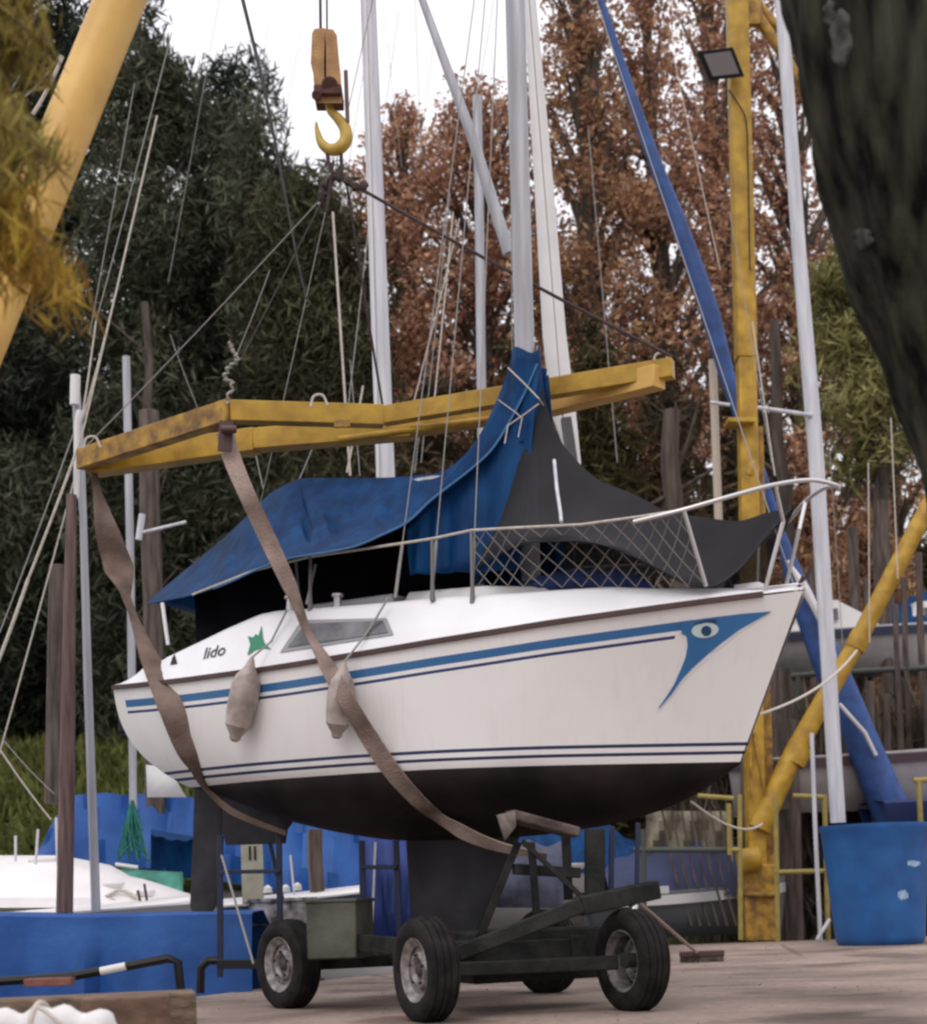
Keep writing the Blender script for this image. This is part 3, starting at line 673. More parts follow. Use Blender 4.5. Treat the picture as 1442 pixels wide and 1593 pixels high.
# things lying or hanging on the boat -----------------------------------------
def world(mb_): mb_.v = [W(p) for p in mb_.v]; return mb_
_n = MESHC.node_tree.nodes; _l = MESHC.node_tree.links; _t = _n.new('ShaderNodeBsdfTransparent'); _m = _n.new('ShaderNodeMixShader'); _m.inputs[0].default_value = .28
_l.new(_n['Principled BSDF'].outputs[0], _m.inputs[1]); _l.new(_t.outputs[0], _m.inputs[2]); _l.new(_m.outputs[0], _n['Material Output'].inputs[0])   # open weave lets some background through
# blue cover over the boom
cols = [((232, 934), (228, 940), -.30), ((300, 878), (300, 926), -.62), ((350, 836), (352, 908), -.80), ((392, 796), (400, 886), -.95), ((424, 766), (450, 869), -1.0), ((458, 748), (498, 861), -.99), ((470, 745), (515, 858), -.98), ((520, 744), (552, 850), -.95),
        ((580, 744), (590, 834), -.86), ((640, 741), (634, 812), -.72), ((690, 733), (672, 777), -.56), ((730, 700), (736, 727), -.38), ((758, 655), (772, 690), -.26), ((782, 600), (812, 620), -.13), ((796, 556), (836, 566), -.07)]
rid = catmull([bl(c[0][0], c[0][1], 0) for c in cols], 5); edg = catmull([bl(c[1][0], c[1][1], c[2]) for c in cols], 5)
tm = MB(); rows = []
for i, (a, b) in enumerate(zip(rid, edg)):
    row = []
    for sg in (-1, 1):
        half = []
        for k in range(15):
            t = k / 14; p = a.lerp(Vector((b.x, -sg * b.y if sg == 1 else b.y, b.z)), t)
            wgt = min(1, i / 12) * min(1, (len(rid) - i) / 20)
            fold = .028 * sin(i * .62 + t * 3.4) + .020 * sin(i * 1.45 - t * 2.5 + 1) + .012 * sin(i * 2.3 + t * 6)
            p = p + Vector((0, 0, -.11 * sin(pi * t) * wgt + fold * wgt * sin(pi * min(1, t * 1.2)))); half.append(p)
        row = half[::-1] if sg == -1 else row + half[1:]
    rows.append(row)
tm.grid(rows)
# hanging skirt in front of the coachroof, below the fold
sk_t = catmull([bl(u, v, y) for u, v, y in ((632, 822, -.55), (655, 800, -.49), (675, 775, -.42), (700, 740, -.34), (750, 680, -.22), (795, 600, -.09), (838, 575, -.07))], 6)
sk_b = catmull([bl(u, v, y) for u, v, y in ((634, 894, -.52), (655, 893, -.51), (675, 892, -.50), (700, 891, -.48), (740, 890, -.44), (790, 888, -.36), (812, 884, -.30))], 6)
for sg in (1, -1):
    tm.grid([[Vector((p.x, sg * p.y, p.z)) for p in [a.lerp(b, k / 10) + Vector((0, .035 * sin(i * .8 + k * .1) * (k / 10), 0)) for k in range(11)]] for i, (a, b) in enumerate(zip(sk_t, sk_b))])
# wrap round the mast
wr = []
for k in range(9):
    t = k / 8; c = bl(lerp(822, 818, t), lerp(700, 548, t), 0); wr.append([c + Vector((cos(a) * lerp(.20, .105, t ** .5), sin(a) * lerp(.16, .09, t ** .5), .01 * sin(3 * a) + (.03 * sin(a * 2) if k == 8 else 0))) for a in np.linspace(0, 2 * pi, 21)[:-1]])
tm.grid(wr, True)
cov = world(tm).build('boat_cover', TARP, None, solid=.006); tagp(cov, 'blue tarpaulin draped over the boom and laced round the mast of the white sailboat', 'boat cover')
m = MB(); lc = [bl(790, 572, -.16), bl(815, 596, -.18), bl(838, 620, -.16), bl(846, 632, 0)]; m.tube(lc, .006, 5)
m.tube([bl(838, 628, -.17), bl(815, 645, -.20), bl(790, 662, -.22), bl(785, 690, -.24)], .006, 5); m.tube([bl(775, 622, -.16), bl(800, 640, -.2), bl(812, 650, -.2)], .004, 5)
m.tube([bl(812, 650, -.2), bl(806, 680, -.22)], .004, 5)
m.v = [W(p) for p in m.v]; base = cov.location.copy(); ml = m.build('lacing_rope', WIREL, None, loc=base); ml.location = (0, 0, 0); ml.parent = cov
m = MB(); m.tube(edg[8:], .008, 6); m.v = [W(p) for p in m.v]; ml = m.build('edge_rope', mat('blue_hem', (.04, .14, .30), .6), None, loc=base); ml.location = (0, 0, 0); ml.parent = cov
# black sheet added under the cover to stand in for the deep cockpit shade
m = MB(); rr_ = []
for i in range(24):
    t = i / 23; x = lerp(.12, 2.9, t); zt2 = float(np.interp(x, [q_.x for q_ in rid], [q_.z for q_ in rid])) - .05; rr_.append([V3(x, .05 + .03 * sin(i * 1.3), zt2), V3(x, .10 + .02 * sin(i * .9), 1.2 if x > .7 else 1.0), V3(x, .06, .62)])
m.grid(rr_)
o = world(m).build('cockpit_shade_sheet', mat('cockpit_shade_black', (.010, .010, .016), .9, 0, .5, 3, spec=.1), None, solid=.006); tagp(o, 'black sheet added under the blue boat cover in place of its shade', 'shade stand-in')
# grey shade mesh over the foredeck
g = [((838, 582), (742, 884), -.42), ((846, 612), (775, 862), -.60), ((858, 655), (815, 845), -.72), ((880, 700), (862, 842), -.76), ((915, 733), (905, 842), -.76), ((955, 757), (945, 850), -.72), ((1000, 778), (985, 866), -.64), ((1040, 795), (1025, 886), -.54), ((1080, 806), (1062, 906), -.44), ((1130, 809), (1108, 912), -.34), ((1170, 805), (1150, 884), -.24), ((1205, 797), (1188, 838), -.12), ((1232, 788), (1230, 792), -.02)]
ga = catmull([bl(c[0][0], c[0][1], 0) for c in g], 5); gb = catmull([bl(c[1][0], c[1][1], c[2]) for c in g], 5)
m = MB(); rows = []
for i, (a, b) in enumerate(zip(ga, gb)):
    h1 = [a.lerp(b, k / 10) + Vector((0, 0, -.10 * sin(pi * k / 10) * min(1, (len(ga) - i) / 25) + .012 * sin(i * .5 + k * .7))) for k in range(11)]
    rows.append(h1[::-1] + [Vector((p.x, -p.y, p.z)) for p in h1[1:]])
m.grid(rows); o = world(m).build('shade_mesh', MESHC, None, solid=.004); tagp(o, 'dark grey shade mesh sheet stretched from the mast to the bow of the sailboat', 'shade sheet')
hm = MB(); hm.tube(gb, .007, 5); hm.v = [W(p) for p in hm.v]; q = hm.build('hem', BLK, None, loc=o.location); q.location = (0, 0, 0); q.parent = o
# pale tube added on the mesh for the white mast foot seen through it
m = MB(); m.tube([bl(862, 716, -.30), bl(866, 760, -.52), bl(872, 800, -.7), bl(873, 812, -.78)], .012, 6); o = world(m).build('mast_foot_stand_in', ALUL, None); tagp(o, 'pale tube on the grey shade mesh standing in for the mast foot behind it', 'line')
# folded blue sail bag on the foredeck
m = MB(); pts = [bl(u, v, -.30) for u, v in ((815, 916), (850, 908), (895, 905), (945, 905), (985, 909), (1018, 915))]
cp = catmull(pts, 6); m.tube(cp, [.018 + .065 * sin(pi * i / (len(cp) - 1)) ** .7 + .012 * sin(i * 1.7) for i in range(len(cp))], 12, jitter=.16)
o = world(m).build('folded_sail_bag', mat('dark_blue_cloth', (.012, .03, .12), .8, 0, .25, 8, bump=.4, bscale=20), None); tagp(o, 'dark blue folded sail bag lying on the foredeck under the net', 'sail bag')
# fenders
FEND = mat('dirty_fender', (.32, .255, .23), .42, 0, .2, 7, (.50, .42, .385), .3, 25)
for (u0, v0, u1, v1, r_, rp, lb) in ((407, 1038, 384, 1150, .105, [(447, 948), (425, 1000), (407, 1040)], 'left of the two dirty fenders, fuller and hanging below the green star'), (549, 1030, 538, 1148, .092, [(604, 930), (575, 985), (552, 1032)], 'right of the two dirty fenders, slimmer and partly behind the brown sling')):
    def off(u, v, d):
        p = on_hull(u, v, d); return p if p is not None else on_deck(u, v, d)
    A = off(u0, v0, r_ + .01); Bq = off(u1, v1, r_ + .02)
    t = thing('fender', W(A), lb, 'fender', 'fenders on the starboard side')
    ns = 22; pr = [(0, .12), (.05, .25), (.10, .34), (.16, .55), (.24, .86), (.34, 1), (.5, 1.03), (.66, 1), (.78, .9), (.80, .93), (.88, .62), (.93, .42), (.97, .40), (1, .22)]
    m = MB(); m.tube([W(A.lerp(Bq, a)) for a, _ in pr], [r_ * b for _, b in pr], 18); m.build('body', FEND, t)
    m = MB(); rpt = []
    for (u, v) in rp[:-1]:
        q = on_deck(u, v, .02) or bl(u, v, -.9); rpt.append(W(q))
    m.tube(rpt + [W(A)], .008, 6); m.build('rope', WIRE, t)
# slings ---------------------------------------------------------------------
KT = BVHTree.FromPolygons([tuple(p) for p in KV.v], KV.f)
def ribbon(mb_, pts, widths, nrm, th=.006):
    rows = []
    for i, p in enumerate(pts):
        t = (pts[min(i + 1, len(pts) - 1)] - pts[max(0, i - 1)]).normalized(); nn = nrm[i]; s_ = t.cross(nn).normalized() * widths[i] / 2; q = s_.cross(t).normalized() * th
        rows.append([p - s_ - q, p + s_ - q, p + s_ + q, p - s_ + q])
    mb_.grid(rows, True)
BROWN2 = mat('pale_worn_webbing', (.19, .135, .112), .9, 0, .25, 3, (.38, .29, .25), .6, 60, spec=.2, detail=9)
def sling(free, hul, lab, tail=None):
    """free: (u,v,Y,width,turn) hanging length; hul: (u,v,width) on the skin"""
    P = []; Wd = []; Nn = []
    view = lambda p: (CAM - p).normalized()
    for (u, v, Y, wd, tw) in free:
        for T_ in (HT2, DT):
            h = T_.ray_cast(CAM, ray(u, v).normalized())
            if h[0] is not None: Y = min(Y, h[0].y - .10)
        p = at(u, v, Y); P.append(p); Wd.append(wd); Nn.append(view(p) + RT * tw)
    for (u, v, wd, *of) in hul:
        of = of[0] if of else .028
        h = HT2.ray_cast(CAM, ray(u, v).normalized()); hd = DT.ray_cast(CAM, ray(u, v).normalized())
        if h[0] is None or (hd[0] is not None and (hd[0] - CAM).length < (h[0] - CAM).length): h = hd
        if h[0] is None: continue
        nn = h[1] if h[1].dot(ray(u, v)) < 0 else -h[1]
        P.append(h[0] - ray(u, v).normalized() * of * 1.1); Wd.append(wd); Nn.append(nn)
    if tail:
        yy = P[-1].y; dy_t = -.07 if free[0][0] > 300 else -.06
        for k, (q, wd) in enumerate(tail):
            yy += dy_t; h = KT.ray_cast(CAM, ray(*q).normalized()); hh2 = HT2.ray_cast(CAM, ray(*q).normalized())
            for x_ in (h, hh2):
                if x_[0] is not None: yy = min(yy, x_[0].y - .05)
            P.append(at(*q, yy)); Wd.append(wd); Nn.append(Vector((0, 0, -.8)) + view(P[-1]))
    P2 = catmull(P, 6); x = np.linspace(0, len(P) - 1, len(P2)); W2 = [float(np.interp(a, range(len(P)), Wd)) for a in x]
    N2 = [Vector((np.interp(a, range(len(P)), [n_.x for n_ in Nn]), np.interp(a, range(len(P)), [n_.y for n_ in Nn]), np.interp(a, range(len(P)), [n_.z for n_ in Nn]))) for a in x]
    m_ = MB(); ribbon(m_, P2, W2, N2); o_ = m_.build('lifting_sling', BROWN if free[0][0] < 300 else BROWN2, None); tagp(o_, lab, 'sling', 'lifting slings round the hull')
sling([(147, 735, 12.6, .06, 1), (152, 765, 12.6, .07, .5), (168, 830, 12.55, .20, 0), (186, 885, 12.5, .24, 0), (196, 925, 12.4, .10, .9), (207, 955, 12.3, .09, 1), (232, 1020, 12.05, .15, .3), (262, 1088, 12.6, .20, 0), (284, 1150, 12.6, .17, .2)],
      [(305, 1200, .12), (322, 1228, .08)], 'left sling, twisted brown strap passing round the stern of the hull', tail=[((355, 1258), .06), ((395, 1278), .05), ((445, 1296), .04)])
sling([(350, 672, 10.95, .13, 0), (362, 715, 10.9, .13, 0), (385, 770, 10.85, .12, 0), (420, 845, 10.8, .12, .1), (450, 910, 10.8, .11, .4), (466, 950, 10.75, .08, .8), (480, 985, 10.8, .06, 1), (502, 1022, 10.8, .10, .5)],
      [(530, 1073, .13, .21), (550, 1107, .13, .19), (575, 1148, .14, .10), (610, 1200, .14), (650, 1245, .14), (680, 1270, .135)], 'right sling, long brown strap passing the cabin window and under the keel front', tail=[((715, 1292), .12), ((755, 1310), .10), ((797, 1322), .07), ((850, 1332), .05)])
# ================================================================ THE TRAILER
WH = [((-1.32, 11.32), (.80, .60), 'rear wheel'), ((-.27, 9.60), (.90, .43), ''), ((1.04, 9.93), (.90, .43), ''), ((.60, 12.1), (.80, .60), '')]
tr = thing('boat_trailer', (0, 10.8, 0), 'low dark green four wheeled trailer carrying the white sailboat', 'trailer')
TD = Vector((.50, -.866, 0)); TS = Vector((.866, .50, 0))       # towards the bow, across
def wheel(c, ax, R=.33, wd=.2, sgn=-1):
    c = Vector((c[0], c[1], R - .012)); a = Vector((ax[0], ax[1], 0)).normalized() * sgn; u = Vector((0, 0, 1)); v = a.cross(u)
    def lathe(prof, n=48, jit=0):
        m_ = MB(); m_.grid([[c + a * x + (u * cos(2 * pi * k / n) + v * sin(2 * pi * k / n)) * r_ for x, r_ in prof] for k in range(n)] + []); 
        nn = len(prof); base = (n - 1) * nn
        m_.f += [(base + j, base + j + 1, j + 1, j) for j in range(nn - 1)]
        return m_
    h = wd / 2
    t = [(h * .55, .185), (h * .82, .20), (h * .98, .235), (h * 1.02, .27), (h * .93, .305), (h * .72, .324), (h * .70, .316), (h * .66, .316), (h * .64, .327), (h * .25, .330), (h * .23, .321), (h * .18, .321), (h * .16, .330), (-h * .16, .330), (-h * .18, .321), (-h * .23, .321), (-h * .25, .330), (-h * .64, .327), (-h * .66, .316), (-h * .70, .316), (-h * .72, .324), (-h * .93, .305), (-h * 1.02, .27), (-h * .98, .235), (-h * .82, .20), (-h * .55, .185)]
    w_ = lathe([(0, .0001)], 3) if False else MB()
    wo = lathe(t).build('wheel', TYRE, tr)
    base = tr.location
    rim = [(h * .50, .150), (h * .62, .178), (h * .80, .188), (h * .86, .199), (h * .80, .203), (h * .5, .190), (-h * .5, .19), (-h * .8, .203), (-h * .8, .19), (-h * .3, .17)]
    sub_build(lathe(rim), 'rim', RIM, wo, base)
    dsk = [(h * .45, .152), (h * .28, .148), (h * .30, .125), (h * .55, .112), (h * .62, .085), (h * .50, .072), (h * .20, .066), (h * .18, .0)]
    d_ = lathe(dsk)
    sub_build(d_, 'wheel_disc', RIM, wo, base)
    hb = MB(); hb.tube([c - a * .06, c + a * h * .45, c + a * h * .62], [.05, .046, .025], 16)
    for k in range(5):
        q = c + (u * cos(k * 2 * pi / 5) + v * sin(k * 2 * pi / 5)) * .093; hb.tube([q + a * h * .5, q + a * (h * .5 + .028)], .010, 6)
    sub_build(hb, 'hub', HUB, wo, base)
for (c, ax, _), sg in zip(WH, (-1, -1, 1, 1)): wheel(c, ax, sgn=sg)
V = lambda x, y, z: Vector((x, y, z))
def wp(i, z, inn_=.12):
    c, ax, _ = WH[i]; s_ = 1 if i in (0, 1) else -1; return Vector((c[0] + ax[0] * inn_ * s_, c[1] + ax[1] * inn_ * s_, z))
m = MB(); m.beam(wp(0, .31), wp(3, .31), .09, .09); m.build('rear_axle', GRN, tr, bevel=.01)
m = MB(); m.beam(wp(1, .31), wp(2, .31), .09, .09); m.build('front_axle', GRN, tr, bevel=.01)
# chassis beams
m = MB()
ra, rb = V(-.80, 12.4, .38), V(.28, 12.75, .38)
fa, fb_ = V(-.02, 9.85, .38), V(.72, 10.12, .38)
m.beam(ra, fa, .10, .20); m.beam(rb, fb_, .10, .20)
for k in (0, .3, .62, .97): m.beam(ra.lerp(fa, k), rb.lerp(fb_, k), .09, .17)
m.build('chassis', GRN, tr, bevel=.008)
m = MB(); m.beam(wp(0, .50, .2), wp(1, .42, .2), .05, .12); m.build('side_rail', GRN, tr, bevel=.008)
# deep box under the front, and the rising drawbar
m = MB(); m.box((.45, 10.55, .36), (.52, .22, 0), (-.10, .25, 0), (0, 0, .17)); m.build('ballast_box', GRN, tr, bevel=.015)
m = MB(); m.beam(at(712, 1484, 9.75), at(905, 1408, 9.75), .09, .10); m.beam(at(900, 1410, 9.75), at(1020, 1384, 10.1), .10, .12); m.build('drawbar', GRN, tr, bevel=.01)
m = MB(); m.beam(at(1000, 1386, 10.1), at(1035, 1384, 10.4), .05, .05); m.tube([at(985, 1400, 10.0), at(985, 1422, 9.95)], .03, 10); m.build('coupling', STEEL, tr)
# green locker
gb = MB(); gc = atz(532, 1500, .36); c = at(530, 1446, 10.95); ex = Vector((.75, .66, 0)).normalized(); ey = Vector((-.66, .75, 0))
gb.box(c, Vector((.175, -.02, 0)), Vector((.05, .2, 0)), (0, 0, .20)); gb.build('tool_locker', GBOX, tr, bevel=.012)
gb = MB(); gb.box(c + V(0, 0, .205), Vector((.185, -.02, 0)), Vector((.05, .21, 0)), (0, 0, .012)); gb.build('locker_lid', GBOX, tr, bevel=.005)
# upright props
def prop(pts, m_=NAVY, w_=.045, nm='upright'):
    mb_ = MB()
    for a, b in zip(pts[:-1], pts[1:]): mb_.beam(a, b, w_, w_, (0, 1, 0))
    return mb_.build(nm, m_, tr, bevel=.005)
prop([at(343, 1300, 12.1), at(343, 1520, 12.1)]); prop([at(434, 1300, 11.9), at(436, 1430, 11.9)]); prop([at(343, 1357, 12.05), at(436, 1355, 11.85)], w_=.03, nm='cross_bar')
prop([at(563, 1308, 11.5), at(566, 1492, 11.5)]); prop([at(616, 1308, 11.4), at(622, 1470, 11.4)]); prop([at(563, 1349, 11.46), at(618, 1349, 11.36)], w_=.03, nm='cross_bar')
prop([at(418, 1300, 12.4), at(440, 1400, 12.4)], w_=.03)
prop([at(345, 1330, 12.0), at(395, 1500, 11.7)], WIRE, .018, 'stay_rod')
prop([at(340, 1500, 12.0), at(425, 1500, 11.9)], BLK, .07, 'outrigger')
# front support tower with timber pad
prop([at(806, 1310, 10.0), at(745, 1462, 10.1)], GRN, .05, 'tower_leg'); prop([at(826, 1310, 9.95), at(836, 1440, 10.0)], GRN, .05, 'tower_leg'); prop([at(812, 1308, 9.95), at(912, 1402, 9.9)], GRN, .035, 'tower_leg')
prop([at(880, 1300, 10.4), at(884, 1400, 10.4)], GRN, .06, 'tower_leg'); prop([at(925, 1290, 10.3), at(925, 1400, 10.3)], GRN, .13, 'tower_leg'); prop([at(952, 1285, 10.3), at(950, 1400, 10.3)], NAVY, .035, 'tower_leg'); prop([at(992, 1280, 10.2), at(990, 1400, 10.2)], NAVY, .03, 'tower_leg')
prop([at(800, 1352, 10.0), at(900, 1358, 10.2)], GRN, .07, 'tower_plate')
PAD = mat('pad_timber', (.07, .05, .045), .85, 0, .3, 8, (.16, .12, .105), .4, 30)
m = MB(); m.beam(at(790, 1268, 9.98), at(895, 1296, 10.15), .16, .07); m.build('pad', PAD, tr, bevel=.015)
m = MB(); rows = []
for k in range(9):
    t = k / 8; a = at(lerp(772, 800, t), lerp(1268, 1262, t), 9.85); b = at(lerp(785, 803, t), lerp(1308, 1285, t), 9.85); rows.append([a + V(0, .02 * sin(k * 2), 0), a.lerp(b, .5) + V(0, -.02 * sin(k), 0), b])
m.grid(rows); m.build('pad_cloth', mat('old_cloth', (.20, .165, .15), .9, 0, .2, 20), tr, solid=.008)
# ================================================================ HOIST
SC = at(560, 640, 11.4)
sp = thing('lifting_spreader', SC, 'yellow steel spreader frame hanging above the boat cover', 'spreader frame')
zt = 4.5
def az(u, v): return atz(u, v, zt)
LT, N1, N2, RTp = az(128, 716), az(357, 641), az(596, 648), az(1047, 573)
def ibeam(a, b, w_, h_, m_, nm):
    mb_ = MB(); up = V(0, 0, 1); d = (b - a).normalized(); s_ = d.cross(up)
    mb_.beam(a, b, w_ * .3, h_ * .98); mb_.beam(a + up * (h_ / 2), b + up * (h_ / 2), w_, .018); mb_.beam(a - up * (h_ / 2), b - up * (h_ / 2), w_, .018)
    return mb_.build(nm, m_, sp, bevel=.003)
m = MB(); m.beam(LT, N1 + (N1 - LT).normalized() * .03, .12, .17); m.build('side_beam', YELR, sp, bevel=.006)
m = MB(); m.beam(N1 + V(.005, 0, 0), N2, .12, .16); m.build('side_beam', YEL, sp, bevel=.006)
m = MB(); m.beam(N2 + V(.004, 0, .002), RTp, .10, .14); m.build('side_beam', YEL, sp, bevel=.006)
F1, F2, F3 = az(400, 686), az(640, 666), az(840, 634)
zt = 4.45
m = MB(); m.beam(LT + V(.06, .08, -.02), F1, .16, .19); m.build('cross_beam', YEL, sp, bevel=.006)
m = MB(); m.beam(F1 + V(-.01, 0, .003), F2, .16, .17); m.build('cross_beam', YEL, sp, bevel=.006)
m = MB(); m.beam(F2 + V(-.01, 0, .003), F3, .15, .13); m.build('cross_beam', YEL, sp, bevel=.006)
m = MB(); m.beam(F3 + V(-.01, 0, .003), RTp + V(-.1, 0, -.06), .14, .16); m.build('cross_beam', YELB, sp, bevel=.006)
m = MB(); m.tube([at(525, 684, 11.6), at(780, 650, 11.75)], .028, 10); m.build('brace_tube', YEL, sp)
m = MB(); m.beam(at(353, 655, 10.85), at(350, 702, 10.85), .10, .02, (0, 1, 0)); m.tube([at(345, 668, 10.8), at(368, 668, 10.8)], .028, 10); m.build('sling_shackle', RUB, sp)
m = MB(); m.beam(at(520, 660, 11.25), at(545, 659, 11.25), .03, .05); m.build('plate', YELR, sp)
for (u, v, Y) in ((1030, 560, 10.95), (145, 690, 12.3), (498, 625, 11.2)):
    m = MB(); pts = [at(u - 14, v + 8, Y), at(u - 10, v - 8, Y), at(u + 4, v - 10, Y), at(u + 12, v + 6, Y)]; m.tube(catmull(pts, 5), .010, 6); m.build('lifting_eye', WIREL, sp)
# hook block
HY = 11.3
hk = thing('hook_block', at(515, 140, HY), 'yellow crane hook block hanging on steel cables over the boat', 'crane hook')
HBM = mat('hook_block_paint', (.33, .165, .06), .6, 0, .2, 8, (.48, .26, .09), .3, 30)
def hp(u, v, dy=0): return at(u, v, HY + dy)
for dx in (0, 1):
    m = MB(); o_ = [(488, 52), (491, 47), (503, 46), (505, 80), (505, 158), (493, 158), (490, 115), (486, 98)] if dx == 0 else [(508, 47), (517, 48), (522, 56), (525, 92), (528, 118), (530, 158), (507, 158), (507, 90)]
    rowsA = [hp(u, v, -.09) for u, v in o_]; rowsB = [hp(u, v, .09) for u, v in o_]; n = len(o_)
    m.v = rowsA + rowsB; m.f = [tuple(range(n)), tuple(range(n, 2 * n))[::-1]] + [(i, (i + 1) % n, n + (i + 1) % n, n + i) for i in range(n)]
    m.build('side_plate', HBM, hk, smooth=False, bevel=.012)
m = MB(); m.tube([hp(505, 85, -.02), hp(505, 85, .02)], .10, 20); m.build('sheave', RUB, hk)
m = MB(); m.box(hp(506, 118), RT * .028, (0, .075, 0), UP * .2); m.build('casing', HBM, hk, bevel=.01)
m = MB(); m.box(hp(512, 152), RT * .105, (0, .13, 0), UP * .038); m.tube([hp(513, 132, -.14), hp(513, 132, .13)], .062, 14); m.tube([hp(493, 148, -.14), hp(493, 148, .13)], .04, 12); m.build('trunnion', mat('rust_brown', (.10, .04, .03), .8, 0, .3, 12), hk, bevel=.01)
m = MB(); hkp = [(510, 158), (514, 172), (526, 184), (537, 200), (538, 218), (527, 231), (512, 232), (500, 222), (494, 205), (492, 190)]
cp = catmull([hp(u, v) for u, v in hkp], 5); nn = len(cp); m.tube(cp, [float(np.interp(i / (nn - 1), [0, .1, .35, .55, .75, 1], [.022, .028, .048, .05, .036, .008])) for i in range(nn)], 14); m.build('hook', mat('hook_yellow', (.50, .33, .04), .5, 0, .2, 8, (.62, .42, .09)), hk)
m = MB(); m.tube([hp(538, 110, -.03), hp(541, 190, -.03)], .016, 8); m.build('locking_bar', mat('rust_bar', (.16, .10, .09), .7), hk)
for (a, b, r_) in (((499, 50), (493, -500), .012), ((509, 50), (505, -500), .008)):
    m = MB(); m.tube([hp(*a), hp(*b)], r_, 6); m.build('cable', ROPED, hk)
# shackles and rope legs
lg = thing('rope_bridle', hp(525, 285), 'dark rope bridle with shackles between the crane hook and the spreader', 'rope bridle')
BR = mat('dark_rope', (.055, .035, .035), .85, 0, .3, 25)
m = MB(); m.tube(catmull([hp(509, 226), hp(510, 245), hp(517, 268), hp(530, 268), hp(531, 245), hp(530, 226)], 6), .014, 8); m.build('shackle', BR, lg)
m = MB(); m.tube(catmull([hp(500, 312), hp(503, 290), hp(520, 276), hp(538, 280), hp(557, 292), hp(572, 286)], 5), [.02 + .018 * sin(i * .9) ** 2 for i in range(26)], 8, jitter=.3); m.build('knotted_rope', BR, lg)
m = MB(); m.tube(sag(hp(515, 278), hp(512, 308), 0), .016, 8); m.tube([hp(519, 250, -.02), hp(508, 330, -.02)], .012, 6); m.build('rope_end', BR, lg)
for (p, a, mm_, r_) in ((RTp, (560, 293), BR, .013), (N2, (540, 290), BR, .011), (LT, (508, 300), WIRE, .005)):
    m = MB(); m.tube(sag(hp(*a), p + V(0, 0, .08), .02, 8), r_, 6); m.build('rope_leg', mm_, lg)
m = MB(); m.tube([hp(505, 305), at(375, 560, 11.0)], .006, 6); m.build('rope_leg', BR, lg)
m = MB()
cpts = catmull([at(352, 628, 10.95), at(362, 596, 10.95), at(350, 590, 10.95), at(356, 572, 10.95), at(370, 560, 10.95), at(362, 545, 10.95), at(358, 533, 10.95)], 4)
for i, p in enumerate(cpts[:-1]):
    q = cpts[i + 1]; m.tube([p.lerp(q, -.1), p.lerp(q, .5) + V(.012 * (-1) ** i, .012 * (-1) ** i, 0), p.lerp(q, 1.1)], .011, 6)
m.build('chain', mat('pale_chain', (.34, .31, .27), .6, .3), lg)
m = MB(); m.tube([at(330, -600, 12), at(378, 0, 12), at(410, 130, 12), at(432, 240, 12), at(462, 400, 12), at(478, 470, 12.0)], [.018, .018, .016, .013, .009, .006], 6); o = m.build('guy_cable', ROPED, None); tagp(o, 'thick black cable crossing the sky between the dark conifers', 'cable')
# crane post at the quay
PY = 21.0
pb = atz(1181, 1464, 0); PY = pb.y - .1
def pp_(u, v, dy=0): return at(u, v, PY + dy)
cp_ = thing('crane_post', (pb.x, PY, 0), 'tall yellow steel crane post standing at the quay edge right of the bow', 'crane post')
ptop = pp_(1141, -300)
m = MB()
def column(mb_, a, b, wx, wy): mb_.beam(a, b, wx, wy, (0, 1, 0))
column(m, pp_(1181, 1464), pp_(1178, 1345), .46, .40); m.tube([pp_(1180, 1395), pp_(1180, 1388)], .31, 20)
m.build('base', YELR, cp_, bevel=.02)
m = MB(); column(m, pp_(1176, 1350), pp_(1160, 560), .26, .30); column(m, pp_(1160, 560), pp_(1138, -300), .30, .30); m.build('column', YEL, cp_, bevel=.02)
m = MB(); column(m, pp_(1192, 1350, .1), pp_(1172, 665, .1), .26, .10); m.build('flange', YELR, cp_, bevel=.01)
m = MB(); column(m, pp_(1150, 655, -.16), pp_(1150, 662, -.16), .40, .36); m.tube([pp_(1163, 742, -.05), pp_(1172, 720, -.05)], .12, 12); m.build('collar', YEL, cp_, bevel=.01)
m = MB(); m.beam(pp_(1168, 1240, -.2), pp_(1166, 1120, -.2), .03, .05, (0, 1, 0)); m.beam(pp_(1190, 1240, -.18), pp_(1172, 1140, -.18), .03, .05, (0, 1, 0)); m.build('gusset', YELR, cp_)
m = MB(); m.tube([pp_(1148, 1340, -.3), pp_(1180, 1335, -.3)], .17, 20); m.build('hinge_drum', YEL, cp_)
m = MB(); m.tube([pp_(1180, 1290, -.1), pp_(1235, 1170, -.1), pp_(1335, 995, -.1), pp_(1442, 790, -.1), pp_(1600, 500, -.1)], [.17, .145, .13, .125, .125], 18)
m.tube([pp_(1233, 1188, -.1), pp_(1246, 1162, -.1)], .172, 18); m.tube([pp_(1328, 1010, -.1), pp_(1340, 986, -.1)], .152, 18); m.build('brace', YEL, cp_)
m = MB(); m.tube([pp_(1165, -40, .1), pp_(1178, 25, .1), pp_(1215, 80, .1), pp_(1245, 130, .1), pp_(1290, 240, .1)], .085, 10); m.tube([pp_(1180, 10, .2), pp_(1200, 35, .2), pp_(1245, 66, .2), pp_(1290, 110, .2)], .085, 10); column(m, pp_(1165, 40, .05), pp_(1163, -120, .05), .32, .12); m.build('jib_bracket', YELR, cp_)
m = MB(); m.tube(catmull([pp_(1133, 140, -.2), pp_(1150, 165, -.2), pp_(1160, 190, -.2), pp_(1163, 260, -.2), pp_(1166, 420, -.2)], 5), .012, 5); m.build('lamp_cord', BLK, cp_)
